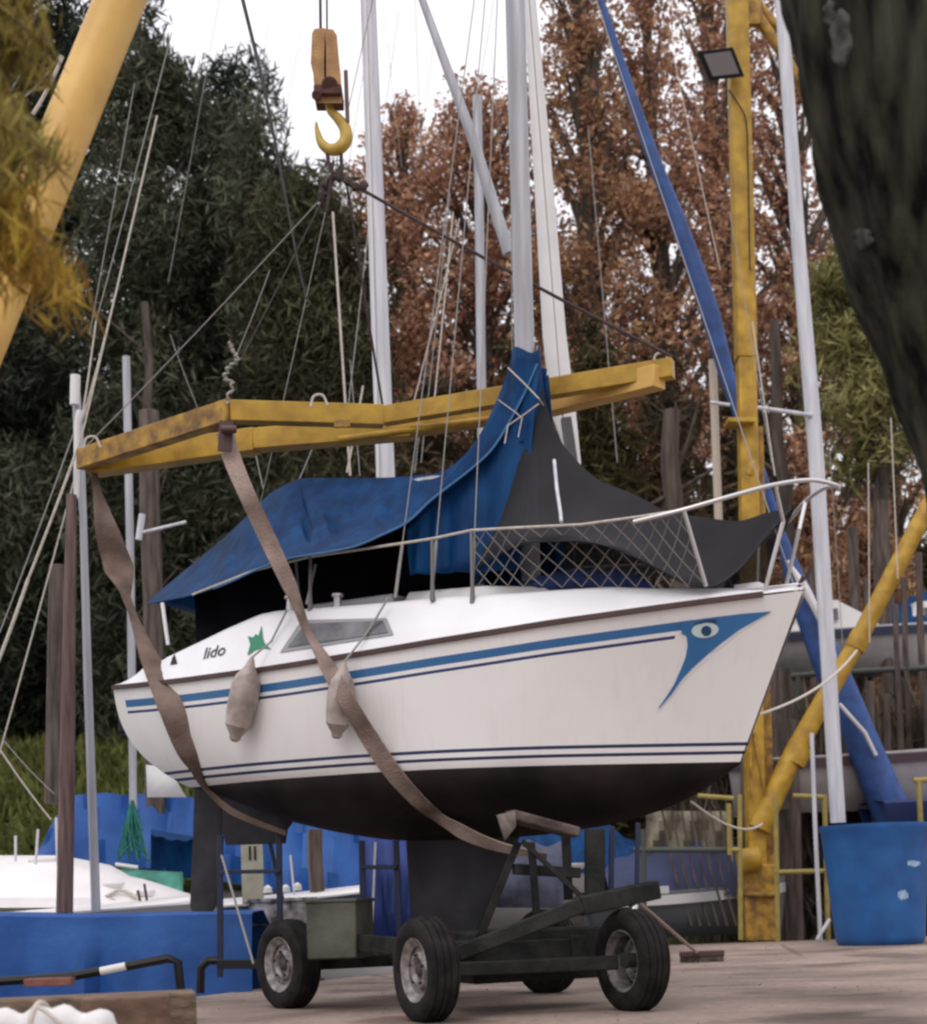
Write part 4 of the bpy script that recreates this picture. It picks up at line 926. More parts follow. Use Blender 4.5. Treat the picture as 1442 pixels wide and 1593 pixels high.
# floodlight
fl = thing('floodlight', pp_(1121, 100, -.45), 'black square floodlight bracketed to the top of the yellow crane post', 'floodlight')
q = [pp_(1085, 80, -.5), pp_(1140, 73, -.5), pp_(1158, 119, -.32), pp_(1104, 125, -.32)]
nrm = (q[1] - q[0]).cross(q[3] - q[0]).normalized(); nrm = nrm if nrm.y > 0 else -nrm
m = MB(); m.v = q + [p + nrm * .10 for p in q]; m.f = [(0, 1, 2, 3), (4, 7, 6, 5), (0, 4, 5, 1), (1, 5, 6, 2), (2, 6, 7, 3), (3, 7, 4, 0)]; m.build('housing', BLK, fl, smooth=False, bevel=.01)
cc = (q[0] + q[1] + q[2] + q[3]) / 4; m = MB(); m.quad(*[cc.lerp(p, .76) - nrm * .012 for p in q]); m.build('lens', mat('flood_lens', (.22, .20, .20), .3), fl, smooth=False)
m = MB(); m.tube([cc + nrm * .05, pp_(1150, 100, -.1)], .03, 8); m.build('bracket', BLK, fl)
# near yellow leg of the hoist at the upper left
m = MB(); A_, B_ = at(-330, 1270, 7.4), at(440, -620, 8.6); m.tube([A_, A_.lerp(B_, .5), B_], .132, 28); o = m.build('hoist_leg', YELB, None); tagp(o, 'thick pale yellow tubular hoist leg slanting across the upper left corner', 'hoist leg')
# ================================================================ MASTS AND RIGGING BEHIND
MASTS = {}
def pole(name, pts, Y, r_, m_, label, cat='mast', group='masts of the boats behind', n=14, sm=False):
    mb_ = MB(); P = [at(u, v, Y) for u, v in pts]; 
    if sm: P = catmull(P, 6)
    if isinstance(r_, (list, tuple)) and len(r_) != len(P): r_ = [float(np.interp(i / (len(P) - 1), np.linspace(0, 1, len(r_)), r_)) for i in range(len(P))]
    mb_.tube(P, r_, n)
    if cat == 'mast':
        low = min(P, key=lambda q: q.z); o_ = thing(name, low, label, cat, group); mb_.build('mast_tube', m_, o_); return o_
    o_ = mb_.build(name, m_, None); tagp(o_, label, cat, group); return o_
def gpt(u, v, Y, z=-1.0): p = at(u, v, Y); return p
MASTS['thick'] = pole('boat_mast', [(545, -420), (573, 0), (600, 742), (612, 1300)], 15.5, [.075, .083, .098, .10], ALUL, 'thick grey mast just right of the crane hook')
m = MB(); m.tube([at(563, -200, 15.4), at(589, 742, 15.4)], .014, 6); m.build('sail_track', WHT, MASTS['thick'])
pole('furled_sail', [(800, -420), (824, 0), (843, 250), (862, 520), (876, 640), (896, 725)], 14.5, [.06, .062, .09, .115, .12, .05], WHT, 'white furled sail standing right behind the boat mast', 'furled sail', None)
m = MB(); m.beam(at(880, 650, 14.3), at(890, 720, 14.3), .10, .08, (0, 1, 0)); o = m.build('furler_drum', mat('furler_grey', (.07, .06, .065), .6), None, bevel=.01); tagp(o, 'dark grey furling drum at the foot of the white furled sail', 'furler')
pole('spar', [(600, -150), (657, 0), (735, 215), (792, 395)], 13.6, [.03, .035, .05, .058], ALU, 'thin grey spar leaning down to the boat mast', 'spar', None, 10)
MASTS['thin'] = pole('boat_mast', [(742, 150), (745, 290), (750, 690), (756, 1000)], 22, .07, ALU, 'thin grey mast partly hidden by the leaning grey spar')
MASTS['right'] = pole('boat_mast', [(1195, -400), (1215, 0), (1243, 400), (1268, 700), (1303, 1280)], 20.3, [.075, .085, .095, .105, .10], ALUL, 'pale mast between the yellow crane post and the dark trunk')
pole('boat_mast', [(1108, 560), (1117, 800), (1122, 1000)], 24, .065, mat('cream_pole', (.50, .42, .34), .6), 'short cream mast just left of the yellow crane post')
MASTS['slim'] = pole('boat_mast', [(197, 555), (204, 900), (208, 1270)], 18.5, .048, ALU, 'slim grey mast left of the boat stern reaching down to the blue cover')
MASTS['far left'] = pole('boat_mast', [(118, 586), (124, 700), (130, 800), (137, 1050), (150, 1418)], 15.2, [.038, .052, .036, .042, .046], ALU, 'pale mast with a white top at far left')
m = MB(); m.tube([at(118, 584, 15.1), at(117, 630, 15.1)], .05, 10); m.tube([at(127, 640, 15.0), at(121, 660, 15.0), at(119, 775, 15.0)], [.05, .035, .028], 8); m.build('masthead', WHT, MASTS['far left'])
pole('wooden_mast', [(112, 770), (108, 1000), (105, 1200), (101, 1420)], 14.8, [.05, .062, .075, .08], mat('wooden_mast_brown', (.085, .045, .042), .6, 0, .25, 4, (.17, .10, .09), stretch=(6, 6, .5)), 'brown wooden mast standing left of the pale mast')
pole('wooden_mast', [(92, 880), (88, 1100), (85, 1250)], 16, .10, PILE, 'short thick brown post left of the wooden mast', 'post')
RIG = [((268, 50), (150, 500), 15, .006), ((210, 130), (140, 520), 15, .005), ((150, 500), (130, 640), 15, .010), ((175, 480), (127, 660), 15, .008), ((345, -20), (262, 440), 20, .004), ((245, 180), (125, 690), 15, .011),
       ((122, 655), (0, 985), 15, .007), ((124, 690), (45, 900), 14.9, .014), ((45, 900), (-10, 1050), 14.9, .018), ((118, 740), (-5, 1190), 15, .009), ((0, 1165), (80, 1275), 14, .008), ((5, 1150), (85, 1235), 14.2, .005),
       ((62, 55), (18, 140), 9, .006), ((95, 85), (40, 150), 9, .006), ((98, 88), (52, 178), 9, .012), ((425, 0), (395, 180), 20, .003), ((470, 40), (430, 250), 20, .003),
       ((585, -10), (530, 330), 19, .004), ((595, -5), (625, 260), 19, .003), ((620, 20), (588, 250), 19, .004), ((645, -20), (655, 240), 19, .004), ((675, 60), (650, 250), 19, .003), ((770, -10), (735, 190), 19, .004), ((765, 80), (780, 260), 19, .003),
       ((518, 330), (545, 740), 17, .014), ((575, 340), (541, 640), 18, .007), ((565, 600), (540, 735), 17, .012), ((545, 560), (560, 740), 17, .006), ((715, 340), (640, 640), 19, .008), ((700, 300), (655, 720), 19, .006), ((705, 330), (672, 660), 19, .010), ((655, 640), (645, 735), 18, .006),
       ((500, 660), (466, 745), 16, .006), ((420, 420), (365, 560), 14, .004), ((395, 690), (410, 760), 15, .006), ((1050, 100), (1120, 420), 22, .008), ((915, 200), (960, 720), 22, .007), ((1170, 500), (1205, 740), 19, .010), ((1135, 330), (1200, 720), 20, .006), ((265, 520), (310, 640), 17, .004), ((1290, 700), (1310, 1000), 22, .006), ((1385, 650), (1396, 900), 22, .01), ((1350, 720), (1352, 1000), 22, .01)]
for k, (a, b, Y, r_) in enumerate(RIG):
    mb_ = MB(); mb_.tube(sag(at(*a, Y), at(*b, Y), .02, 6), r_, 5)
    u_ = (a[0] + b[0]) / 2; host = MASTS['far left'] if u_ < 330 else MASTS['thick'] if u_ < 600 else MASTS['thin'] if u_ < 860 else MASTS['right']
    mb_.build('shroud', WIREL if r_ >= .008 else WIRE, host)
m = MB(); m.tube([at(1178, 634, 20.2), at(1262, 646, 20.2)], .03, 8); m.tube([at(1105, 626, 20.3), at(1135, 630, 20.3)], .025, 8); m.build('crosstree', ALUL, MASTS['right'])
m = MB(); m.tube([at(215, 830, 18), at(290, 812, 18)], .02, 8); m.tube([at(222, 800, 18), at(216, 840, 18)], .04, 8); m.build('crosstree', ALUL, MASTS['slim'])
BLS = mat('blue_sail_cover', (.022, .065, .22), .6, 0, .15, 4, (.035, .095, .31), .4, 8)
hs = pole('furled_headsail', [(880, -170), (932, -10), (966, 100), (1010, 230), (1060, 360), (1102, 480), (1135, 600), (1175, 710), (1214, 830), (1245, 925), (1290, 1035), (1335, 1140), (1400, 1300)], 23.5, [.03, .045, .075, .10, .13, .15, .12, .08, .07, .18, .25, .25, .30], BLS, 'long blue furled headsail slanting down behind the yellow crane post to the blue tank', 'furled sail', None, 16, True)
m = MB(); m.tube(catmull([at(1225, 872, 23.2), at(1262, 935, 23.1), at(1290, 995, 23.1), at(1303, 1050, 23.15)], 5), [.02, .03, .05, .07, .07, .06, .06, .06, .06, .05, .05, .04, .04, .03, .02, .02], 8); m.tube([at(1305, 1095, 23.1), at(1345, 1140, 23.1), at(1362, 1175, 23.15)], .03, 8)
q = m.build('edge_tape', WHT, None, loc=hs.location); q.location = (0, 0, 0); q.parent = hs
# mooring ropes at the bow
for (a, ya, b, yb, r_, lb) in (((1168, 1115), 10.2, (1332, 1012), 20.7, .016, 'pale rope from the stem up to the slanting yellow brace'), ((1075, 1247), 10.4, (1185, 1282), 20.6, .014, 'pale rope from under the bow to the foot of the crane post')):
    mb_ = MB(); mb_.tube(sag(at(*a, ya), at(*b, yb), .12, 14), [r_ * .6 + r_ * .5 * k / 14 for k in range(15)], 6); o = mb_.build('mooring_rope', WIREL, None); tagp(o, lb, 'rope')
# ================================================================ QUAY: tank, ladder rails, broom
tb = atz(1379, 1470, 0); tY = tb.y
tc0 = Vector((tb.x, tY + .3, 0)); px = tc0.y / F
tk = thing('water_tank', tc0, 'large round blue plastic tank standing at the quay edge at far right', 'tank')
m = MB(); prof = [(.001, .02), (62 * px, .0), (66 * px, .03), (68 * px, .10), (72 * px, .5), (76 * px, .9), (79 * px, 1.15), (82 * px, 1.42), (84 * px, 1.45), (84 * px, 1.51), (80 * px, 1.51), (76 * px, 1.4), (66 * px, .1)]
rows = [[tc0 + Vector((cos(a) * r_, sin(a) * r_, z)) for r_, z in prof] for a in np.linspace(0, 2 * pi, 49)]
m.grid(rows); m.build('tank_body', TANK, tk)
TW = mat('scuffed_white', (.30, .45, .62), .7, 0, .2, 20)
for (u, v, sx, sy) in ((1421, 1343, 10, 7), (1404, 1392, 8, 10)):
    m = MB(); rows = []
    for i in range(7):
        row = []
        for j in range(3):
            uu = u + sx * (i / 3 - 1); vv = v + sy * (j - 1) * (.25 + .75 * sin(pi * (i + .5) / 7)) * rnd.uniform(.6, 1) + rnd.uniform(-1, 1)
            d = ray(uu, vv); # hit cylinder
            best = None
            for k in range(400):
                t_ = (tc0.y - 1.2 + k * .004) / d.y; p = CAM + d * t_; rr_ = float(np.interp(p.z, [z for r_, z in prof[1:8]], [r_ for r_, z in prof[1:8]]))
                if math.hypot(p.x - tc0.x, p.y - tc0.y) < rr_ + .006: best = p; break
            row.append(best if best else p)
        rows.append(row)
    m.grid(rows); m.build('scuff_mark', TW, tk)
RYL = mat('rail_yellow', (.30, .235, .06), .5, 0, .2, 8); RDK = mat('rail_dark', (.05, .06, .05), .6)
def rails(name, segs, Y, r_, m_, label, cat='railing', group=None, base=None):
    allp = [at(u, v, Y) for s_ in segs for (u, v) in s_]; bx = min(p.x for p in allp); t = thing(name, (bx, Y, 0), label, cat, group)
    for s_ in segs:
        mb_ = MB(); mb_.tube([at(u, v, Y) for u, v in s_], r_, 8)
        vert = abs(s_[0][1] - s_[-1][1]) > abs(s_[0][0] - s_[-1][0]); mb_.build('post' if vert else 'rail', m_, t)
    return t
rails('quay_railing', [((1205, 1357), (1281, 1355)), ((1282, 1236), (1288, 1466)), ((1233, 1238), (1283, 1240)), ((1206, 1240), (1210, 1464))], 21.45, .035, RYL, 'yellow railing between the crane post and the blue tank')
rails('quay_railing', [((1085, 1238), (1140, 1242)), ((1150, 1236), (1152, 1462)), ((1133, 1250), (1135, 1330)), ((1133, 1322), (1152, 1322))], 21.5, .035, RYL, 'yellow railing just left of the crane post foot')
rails('quay_railing', [((1420, 1214), (1470, 1212)), ((1428, 1214), (1432, 1290))], 22.6, .04, RYL, 'yellow railing end above the blue tank at the right edge')
rails('quay_railing', [((985, 1322), (1145, 1322)), ((1000, 1290), (1002, 1464))], 21.6, .04, RDK, 'dark rail left of the crane post behind the front wheel')
rails('pontoon_rail', [((1226, 1052), (1300, 1046), (1460, 1038)), ((1240, 1052), (1242, 1200))], 25, .05, RDK, 'dark rail crossing behind the slanting yellow brace')
m = MB(); m.tube([at(1262, 1140, 21.3), at(1268, 1300, 21.3), at(1276, 1466, 21.3)], .03, 8); m.tube([at(1290, 1430, 21.3), at(1270, 1462, 21.2)], .025, 6); o = m.build('ladder_rail', ALUL, None); tagp(o, 'thin white pole leaning on the yellow railing left of the blue tank', 'pole')
# broom
bh = atz(1092, 1497, 0); br = thing('broom', (bh.x, bh.y, 0), 'old push broom leaning against the trailer with its head on the concrete', 'broom')
m = MB(); m.tube([at(988, 1400, 10.6), bh + V(-.05, 0, .10)], .016, 8); m.build('handle', mat('broom_wood', (.28, .19, .15), .8), br)
m = MB(); m.box(bh + V(0, 0, .09), (.20 * bh.y / 14, 0, 0), (0, .04, 0), (0, 0, .03)); m.build('head', RUB, br, bevel=.01)
m = MB()
for k in range(40):
    x = (k / 39 - .5) * .38 * bh.y / 14
    for j in (-1, 0, 1): q = bh + V(x, j * .025, .07); m.tube([q, q + V(rnd.uniform(-.015, .015), j * .015, -.065)], .006, 4)
m.build('bristles', BARKB, br)
# ================================================================ RIGHT BACKGROUND: moored boats and piles
def hullboat(name, c, ln, wd, hgt, zb, ang, m_, label, stripe=None, cover=None, group='boats moored behind the quay', cabin=True):
    t = thing(name, (c[0], c[1], zb), label, 'boat', group); ca, sa = cos(ang), sin(ang)
    def P(x, y, z): return V(c[0] + x * ca - y * sa, c[1] + x * sa + y * ca, zb + z)
    m_b = MB(); rows = []
    for i in range(25):
        s_ = i / 24; b = wd / 2 * (sin(pi * (.25 + .75 * s_)) ** .6 if s_ < 1 else 0.01); x = (s_ - .5) * ln; zt_ = hgt * (.85 + .2 * s_ * s_)
        rows.append([P(x * .93, -b * .5, 0), P(x * .96, -b * .85, hgt * .3), P(x, -b, zt_), P(x, -b * .9, zt_ + .03), P(x, 0, zt_ + .08), P(x, b * .9, zt_ + .03), P(x, b, zt_), P(x * .96, b * .85, hgt * .3), P(x * .93, b * .5, 0)])
    m_b.grid(rows); m_b.build('hull', m_, t)
    if stripe:
        for sg in (-1, 1):
            q = MB(); rr_ = []
            for i in range(25):
                s_ = i / 24; b = wd / 2 * (sin(pi * (.25 + .75 * s_)) ** .6 if s_ < 1 else .01) + .012; x = (s_ - .5) * ln; zt_ = hgt * (.85 + .2 * s_ * s_)
                rr_.append([P(x, -b * sg, zt_ - .02), P(x, -b * sg, zt_ - .16)])
            q.grid(rr_); q.build('stripe', stripe, t)
    if cabin:
        q = MB(); zt_ = hgt * .93
        r2 = []
        for x, h_, b in ((-ln * .25, 0, .6), (-ln * .22, .5, .55), (.05 * ln, .55, .5), (.2 * ln, .2, .4), (.25 * ln, 0, .35)):
            b *= wd * .6; r2.append([P(x, -b, zt_), P(x, -b * .9, zt_ + h_), P(x, b * .9, zt_ + h_), P(x, b, zt_)])
        q.grid(r2); q.build('cabin', WHT, t)
        for k in range(3):
            q = MB(); x = -ln * .16 + k * ln * .09; b = .55 * wd * .6
            q.box(P(x, -b * .97, zt_ + .28), (ln * .03 * ca, ln * .03 * sa, 0), (-.02 * sa * -1, .02 * ca * -1, 0), (0, 0, .10)); q.build('window', GLASS, t)
    if cover:
        q = MB(); r2 = []
        for i in range(13):
            s_ = i / 12; x = (s_ - .5) * ln * .8; b = wd / 2 * .85; h_ = .35 + .5 * sin(pi * s_) + .06 * sin(i * 2.1)
            r2.append([P(x, -b, hgt * .8), P(x, -b * .95, hgt * .95), P(x, -b * .5, hgt * .9 + h_ * .7), P(x, 0, hgt * .9 + h_), P(x, b * .5, hgt * .9 + h_ * .7), P(x, b, hgt * .8)])
        q.grid(r2); q.build('cover', cover, t)
    return t
WB = mat('old_white_hull', (.36, .33, .33), .5, 0, .12, 3)
MAR = mat('maroon_band', (.05, .025, .035), .6)
c = at(1330, 1215, 24.5); hullboat('moored_boat', (c.x, 24.5), 4.6, 1.8, .95, c.z - .5, .12, WB, 'white boat with maroon stripe lying behind the blue tank', MAR, None, cabin=False)
c = at(1280, 1010, 27.5); hullboat('moored_boat', (c.x, 27.5), 4.2, 1.8, .8, c.z - .5, -.1, WB, 'white cabin boat seen between the bow and the slanting yellow brace', NAVY, None)
c = at(1420, 1015, 28.5); hullboat('moored_boat', (c.x + .9, 28.5), 4.6, 1.8, .8, c.z - .4, .05, WB, 'white boat with blue cover at the right edge behind the brace', None, TARP)
c = at(1420, 1262, 23.6); hullboat('moored_boat', (c.x + .9, 23.6), 3.2, 1.4, .62, c.z - .42, .1, mat('dark_blue_hull', (.012, .03, .12), .5), 'dark blue boat low behind the blue tank', None, None, cabin=False)
c = at(1065, 1390, 22.8); hullboat('moored_boat', (c.x, 22.8), 3.0, 1.4, .72, c.z - .62, .05, mat('grey_hull', (.09, .10, .11), .5), 'small grey boat with dark blue cover left of the crane post', STEEL, mat('dark_navy_cover', (.02, .03, .09), .7, 0, .2, 4, bump=.4, bscale=8), cabin=False)
c = at(860, 1380, 24); hullboat('moored_boat', (c.x, 24), 3.4, 1.6, 1.0, c.z - .6, -.05, WB, 'small white boat with blue cover seen under the hull between the keel and front wheel', None, TARP, cabin=False)
# netted frame left of the post
m = MB(); rr_ = []
for i in range(15):
    rr_.append([at(lerp(1005, 1140, i / 14), lerp(1262, 1352, j / 6), 22.6 + .12 * sin(i * 1.3 + j)) for j in range(7)])
m.grid(rr_); bs = thing('hanging_net', at(1070, 1440, 22.4), 'brown net sheet with loose grey ropes hanging left of the crane post', 'net')
m.build('net_sheet', mat('brown_net', (.16, .13, .10), .9, 0, .3, 3, (.24, .22, .15), .5, 12), bs, solid=.02)
for k in range(7):
    m = MB(); a = at(1030 + k * 15, 1262, 22.2); b = at(1075 + k * 14, 1440, 22.2); m.tube([a, a.lerp(b, .5) + V(-.05, 0, 0), b], .018, 5); m.build('rope', PILE, bs)
PG = 'wooden piles of the jetty at right'
PLS = [(1372, 780, 1260, .11, 27, 'thick brown pile right of the slanting yellow brace'), (1352, 1060, 1250, .07, 24, 'grey pile just right of the blue furled sail'), (1405, 900, 1230, .05, 25, 'thin pale pile near the right edge'), (1428, 860, 1220, .06, 26, 'pale pile at the right edge'), (1392, 940, 1200, .045, 24.5, 'thin pale pile between the thick brown pile and the right edge'),
       (1215, 1040, 1420, .16, 24, 'dark thick pile right behind the crane post'), (1262, 880, 1180, .06, 26, 'thin dark pile left of the pale mast foot'), (1325, 820, 1000, .10, 28, 'broad grey pile above the white cabin boat'), (1345, 900, 1010, .05, 28, 'thin pile beside the broad grey pile'), (1232, 1120, 1400, .09, 23.5, 'dark pile left of the yellow railing'), (1378, 1080, 1260, .05, 24.2, 'short grey pile in the row above the tank'), (1440, 1060, 1250, .05, 24.2, 'short grey pile at the right end of the row above the tank'),
       (490, 1290, 1400, .085, 17, 'pinkish brown pile seen under the hull'), (232, 640, 1000, .13, 19.5, 'broad brown post rising behind the stern of the boat'), (1160, 1000, 1460, .12, 23, 'dark pile left of the crane post below the bow')]
for (u, v0, v1, r_, Y, lb) in PLS:
    m = MB(); a = at(u, v0, Y); b = at(u + 4, v1, Y); b.z = min(b.z, 0.0) - (.8 if Y > 21 else .4); m.tube([b.lerp(a, k / 6) + V(.01 * sin(k * 2.1), 0, 0) for k in range(7)], r_, 12, jitter=.08); o = m.build('wooden_pile', PILE, None, bevel=.006); tagp(o, lb, 'pile', PG)
# ================================================================ LEFT FOREGROUND AND BASIN
# low boat under a blue tarpaulin beside the yard
t = thing('covered_boat', (-4.3, 13.9, -1.2), 'low boat under a bright blue tarpaulin along the left edge of the yard', 'boat', None)
m = MB(); rows = []
us = np.linspace(-500, 392, 46)
for i, u in enumerate(us):
    e = 1 if u < 385 else .9; f0 = at(u, 1421 + 2.5 * sin(u * .013) + 4 * (u < 30) * (30 - u) / 200, 13.75 + (.5 * (u - 390) / 400 if u < 390 else 0) * -1)
    y0 = f0.y; x = f0.x
    w_ = .010 * sin(u * .09) + .007 * sin(u * .21 + 1) + .014 * sin(u * .047)
    rows.append([V(x, y0 - .14 + w_ * 2, -1.1), V(x, y0 - .12 + w_ * 3, -.45), V(x, y0 - .10 + w_ * 2.5 + .02 * sin(u * .13), -.1), V(x, y0 - .07 + w_ * 2 - .02 * sin(u * .11), 0.15), V(x, y0 - .05 + w_ * 1.5 + .015 * sin(u * .17), .35), V(x, y0 - .02 + w_, .52), V(x, y0 + .01, f0.z - .02), V(x, y0 + .07, f0.z), V(x, y0 + .8, f0.z + .012), V(x, y0 + 1.3, f0.z - .15), V(x, y0 + 1.4, -.4)])
m.grid(rows); m.build('tarpaulin', TARP2, t)
m = MB(); hp_ = [at(-120, 1440, 14.2), at(-118, 1441, 14.2)]
m.abox(-8, -2.1, 14.1, 15.1, -1.25, -.2); m.build('hull', WB, t)
rl = rails('guard_rail', [((-20, 1528), (110, 1519), (165, 1509)), ((195, 1504), (262, 1491), (277, 1497), (283, 1556))], 11.9, .035, BLK, 'low black pipe guard rail with a white sleeve at the lower left', 'guard rail')
m = MB(); m.tube([at(157, 1511, 11.85), at(196, 1503, 11.85)], .033, 10); m.build('white_sleeve', WHT, rl)
rails('guard_rail', [((312, 1545), (313, 1506), (323, 1495), (340, 1494))], 12.4, .035, BLK, 'short bent black pipe left of the trailer rear wheel', 'guard rail')
m = MB(); m.tube([at(300, 1560, 12.6), at(390, 1541, 13.9)], .012, 5)
# timbers and rolled canvas in the near left corner
m = MB(); m.box(at(100, 1556, 7.6) + V(0, 0, -.08), (.62, .12, 0), (-.03, .13, 0), (0, 0, .10)); o = m.build('timber_beam', WOOD, None, bevel=.012); tagp(o, 'long weathered timber beam behind the white canvas in the lower left corner', 'timber')
m = MB(); m.box(at(196, 1575, 7.3) + V(0, 0, -.09), (.20, .03, 0), (-.03, .13, 0), (0, 0, .17)); o = m.build('timber_beam', mat('brown_timber_end', (.13, .075, .05), .8, 0, .3, 5, (.22, .13, .09), .5, 20), None, bevel=.012); tagp(o, 'short brown timber block with a knot right of the white canvas', 'timber')
for k, (u, v) in enumerate(((60, 1528), (95, 1527))):
    m = MB(); c = at(u, v, 8.1); m.box(c, (.06, .01, 0), (0, .05, 0), (0, 0, .02)); o = m.build('brick', mat('red_brick', (.20, .08, .06), .9, 0, .3, 10), None, bevel=.004); tagp(o, ['left', 'right'][k] + ' one of the two red bricks lying on the timber beam', 'brick')
m = MB(); cpp = catmull([at(u, v, 6.4) for u, v in ((-60, 1602), (0, 1600), (50, 1602), (100, 1600), (150, 1602), (190, 1616))], 6)
m.tube(cpp, [.085 + .012 * sin(i * 1.1) + .012 * sin(i * .45 + 1) if i < len(cpp) - 4 else .085 * (.9 - .2 * (i - len(cpp) + 5)) for i in range(len(cpp))], 20, jitter=.03)
cv = m.build('rolled_canvas', WHTC, None); tagp(cv, 'rolled white canvas tied with cord in the lower left corner', 'canvas roll')
m = MB(); ct = at(64, 1598, 6.4); m.tube([ct + V(.015 * cos(a), cos(a) * .102, sin(a) * .102) for a in np.linspace(0, 2 * pi, 21)], .011, 6); m.tube([at(60, 1566, 6.3), at(80, 1580, 6.28), at(95, 1593, 6.27)], .009, 6); q = m.build('cord', WIREL, None, loc=cv.location); q.location = (0, 0, 0); q.parent = cv
# white boats in the basin
def deckboat(c, ln, wd, zt_, label, stripe=NAVY):
    return hullboat('moored_boat', c, ln, wd, zt_ + .3, -.3, .08, WHT, label, stripe, None, 'boats moored in the basin at left', cabin=False)
a = at(60, 1362, 16.3); wboat = hullboat('moored_boat', (a.x - 1.5, 16.3), 7.0, 2.3, 1.0, -.22, -.10, WHT, 'white boat with grey strip just behind the blue tarpaulin at left', mat('grey_strip', (.2, .18, .18), .6), None, 'boats moored in the basin at left', cabin=False)
WBD = mat('bright_gelcoat', (.80, .76, .76), .4, 0, .06, 3)
m = MB(); rr_ = []
for i in range(22):
    u = lerp(-260, 300, i / 21); k_ = float(np.interp(u, [-260, 60, 200, 300], [1, 1, .6, .12])); e = at(u, lerp(1412, 1424, (u > 150)), 15.75)
    rr_.append([e, e + V(0, .02, .10), e + V(0, .45, .10 + .33 * k_), e + V(0, .95, .10 + .46 * k_), e + V(0, 1.6, .08 + .4 * k_)])
m.grid(rr_); m.build('cambered_deck', WBD, wboat)
a = at(330, 1392, 17.2); hullboat('moored_boat', (a.x + .4, 17.2), 3.8, 1.5, 1.0, -.12, .05, WHT, 'smaller white boat with dark stripe behind the rudder', NAVY, None, 'boats moored in the basin at left', cabin=False)
for (u, v, s_, Y_) in ((15, 1342, .22, 16.6), (70, 1340, .14, 16.5), (120, 1356, .07, 16.4), (178, 1378, .10, 16.2), (228, 1390, .08, 16.1)):
    m = MB(); m.box(at(u, v, Y_), (s_, .03, 0), (0, .12, 0), (0, 0, .035)); m.build('deck_fitting', WHT, wboat, bevel=.02)
m = MB(); m.tube(catmull([at(165, 1395, 15.9), at(190, 1385, 16), at(215, 1400, 15.9), at(195, 1408, 15.9), at(172, 1398, 15.9)], 5), .02, 6); m.build('rope_coil', WIREL, wboat)
for k, (u0, v0, u1, v1) in enumerate(((60, 1290, 56, 1345), (88, 1272, 90, 1345), (25, 1300, 25, 1340), (225, 1375, 232, 1420), (215, 1385, 222, 1418))):
    m = MB(); m.tube([at(u0, v0, 15.8), at(u1, v1, 15.8)], .014, 6); m.build('stanchion', WHT if k < 3 else RUB, wboat)
# boat with high blue cover
t = thing('covered_boat', at(230, 1340, 19.5), 'boat with a high blue cover moored behind the white boats at left', 'boat')
def coverrow(u, vt, vb, Y, wdp=1.6):
    a = at(u, vt, Y + .5); b = at(u, vb, Y); return [b, b.lerp(a, .35) + V(0, -.05, 0), b.lerp(a, .8) + V(0, .02, 0), a, a + V(0, .5, -.02), b + V(0, wdp, 0)]
m = MB(); rows = []
for i in range(60):
    u = lerp(58, 650, i / 59); vt = float(np.interp(u, [58, 80, 105, 130, 230, 300, 420, 560, 650], [1325, 1290, 1240, 1234, 1236, 1242, 1262, 1290, 1310])) + 1.5 * sin(i); vb = float(np.interp(u, [58, 130, 250, 420, 650], [1338, 1345, 1352, 1385, 1420]))
    row = coverrow(u, vt, vb, 19.0); row = [p + V(0, .08 * sin(i * .9 + k) + .05 * sin(i * 2.1 + k * 2), 0) for k, p in enumerate(row)]; rows.append(row)
m.grid(rows); m.build('cover', TARP2, t)
m = MB(); 
a, b = at(60, 1345, 19.2), at(660, 1405, 19.2); m.box((a + b) / 2 + V(0, .9, -.7), ((b.x - a.x) / 2, 0, 0), (0, .8, 0), (0, 0, .62)); m.build('hull', WB, t, bevel=.05)
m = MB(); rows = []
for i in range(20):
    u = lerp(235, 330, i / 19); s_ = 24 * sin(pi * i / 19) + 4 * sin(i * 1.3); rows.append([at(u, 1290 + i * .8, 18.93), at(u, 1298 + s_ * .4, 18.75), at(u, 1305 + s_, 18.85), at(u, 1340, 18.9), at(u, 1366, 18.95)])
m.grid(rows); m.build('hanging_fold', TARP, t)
# green net hanging on the slim mast, green canvas
m = MB(); p0 = at(205, 1245, 18.3)
for k in range(22):
    u = lerp(182, 232, k / 21); e = at(u, 1330 + 10 * sin(k), 18.3 + .15 * sin(k * 1.7)); mid = p0.lerp(e, .5) + V(.04 * sin(k * 3), 0, 0); m.tube([p0, mid, e], .009, 4)
    if k % 2: m.tube([e, at(lerp(225, 190, k / 21), 1290, 18.3), p0 + V(.02, 0, 0)], .008, 4)
o = m.build('fishing_net', mat('green_net', (.02, .16, .13), .8, 0, .3, 10), None); tagp(o, 'green net bundle hanging from the slim grey mast over the blue cover', 'net')
m = MB(); rows = []
for i in range(16):
    u = lerp(188, 285, i / 15); rows.append([at(u, 1352 + 1.2 * i * .3, 17.9), at(u, 1356 + i * .3 + 2 * sin(i), 17.6), at(u, 1372 + i * .9, 17.4), at(u + 4, 1380 + i * .9, 17.45), at(u + 4, 1385 + i * .9, 17.6)])
m.grid(rows); o = m.build('green_canvas', mat('green_cloth', (.03, .17, .12), .8, 0, .3, 4, (.06, .28, .21), .5, 8), None, solid=.01); tagp(o, 'green canvas spread over the deck below the blue cover', 'canvas')
m = MB(); m.tube([at(180, 1345, 17.8), at(215, 1350, 17.8)], .025, 8); o = m.build('white_pole', WHT, None); tagp(o, 'white pole lying above the green canvas', 'pole')
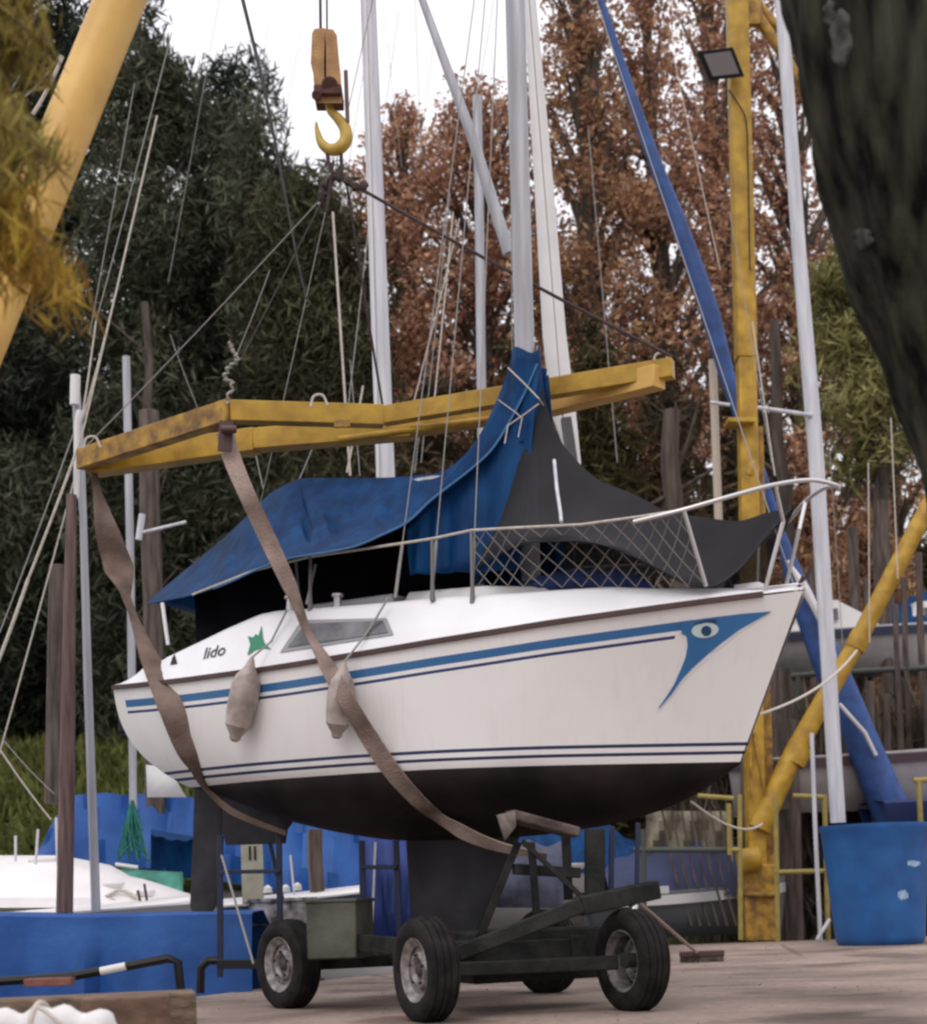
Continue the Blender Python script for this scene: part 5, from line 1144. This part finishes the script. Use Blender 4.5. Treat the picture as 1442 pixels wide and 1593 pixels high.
# cream marker board and grey engine box under the hull
bd = thing('marker_board', at(395, 1400, 16.5), 'cream board with two dark marks standing behind the skeg', 'board')
m = MB(); m.box(at(393, 1352, 16.5), (.115, 0, 0), (0, .02, 0), (0, 0, .36)); m.build('board', mat('cream_board', (.34, .32, .25), .7, 0, .15, 6), bd, bevel=.005)
for u in (389, 397):
    m = MB(); m.box(at(u, 1327, 16.47), (.011, 0, 0), (0, .003, 0), (0, 0, .075)); m.build('dark_mark', BLK, bd)
m = MB(); m.box(at(440, 1418, 15.2), (.30, 0, 0), (0, .2, 0), (0, 0, .13)); m.box(at(440, 1400, 15.2), (.33, 0, 0), (0, .22, 0), (0, 0, .02)); o = m.build('grey_crate', mat('worn_crate', (.14, .13, .13), .8, 0, .6, 9, (.45, .42, .42), .3, 20), None, bevel=.01); tagp(o, 'worn grey crate behind the rear wheel of the trailer', 'crate')
for k, (u, v) in enumerate(((417, 1389), (445, 1388), (463, 1385))):
    m = MB(); c = at(u, v, 15.1); m.tube([c, c + V(0, 0, .05), c + V(.0, 0, .075)], [.045, .04, .012], 10); o = m.build('white_bottle', WHT, None); tagp(o, ['left', 'middle', 'right'][k] + ' one of three small white containers on the grey crate', 'container', 'white containers on the grey crate')
m = MB(); m.tube([at(452, 1330, 15.2), at(458, 1392, 15.2)], .012, 6); o = m.build('white_rod', WHT, None); tagp(o, 'thin white rod standing beside the white containers', 'rod')
# blue covered boat behind the keel
m = MB(); rows = []
for i in range(24):
    u = lerp(560, 648, i / 23); rows.append([at(u, 1300, 14.6), at(u, 1360, 14.4 + .04 * sin(i)), at(u, 1420, 14.3 + .05 * sin(i * .8)), at(u + 2, 1462, 14.3)])
m.grid(rows); o = m.build('hanging_tarpaulin', mat('deep_blue_tarp', (.012, .04, .22), .6, 0, .2, 3, bump=.4, bscale=6), None, solid=.01); tagp(o, 'deep blue tarpaulin hanging behind the keel', 'tarpaulin')
m = MB(); m.tube([at(584, 1310, 14.0), at(578, 1460, 14.0)], .012, 6); o = m.build('white_rod', WHT, None); tagp(o, 'thin white rod in front of the deep blue tarpaulin behind the keel', 'rod')
m = MB(); rows = []
for i in range(12):
    u = lerp(775, 880, i / 11); rows.append([at(u, 1312 + 6 * sin(i), 13.6), at(u - 3, 1370, 13.4), at(u - 3, 1412, 13.35)])
m.grid(rows); o = m.build('hanging_tarpaulin', mat('grey_blue_cloth', (.09, .10, .16), .8, 0, .3, 5, (.16, .17, .26), .4, 10), None, solid=.01); tagp(o, 'greyish blue cloth hanging behind the trailer tower', 'cloth')
# white plastic sheet corner under the stern
m = MB(); m.grid([[at(228, 1190, 17), at(262, 1193, 17)], [at(230, 1240, 17), at(290, 1240, 17)]]); o = m.build('leaning_board', WHTC, None, solid=.03); tagp(o, 'white slanted board visible below the stern of the boat', 'board')
# black rear gear below the cover in the cockpit
m = MB(); m.box(BM @ V(.35, .62, .95), (.12, 0, 0), (0, .1, 0), (0, 0, .2)); o = m.build('outboard_motor', BLK, None, bevel=.03); tagp(o, 'black outboard motor top just visible at the stern under the cover', 'outboard motor')
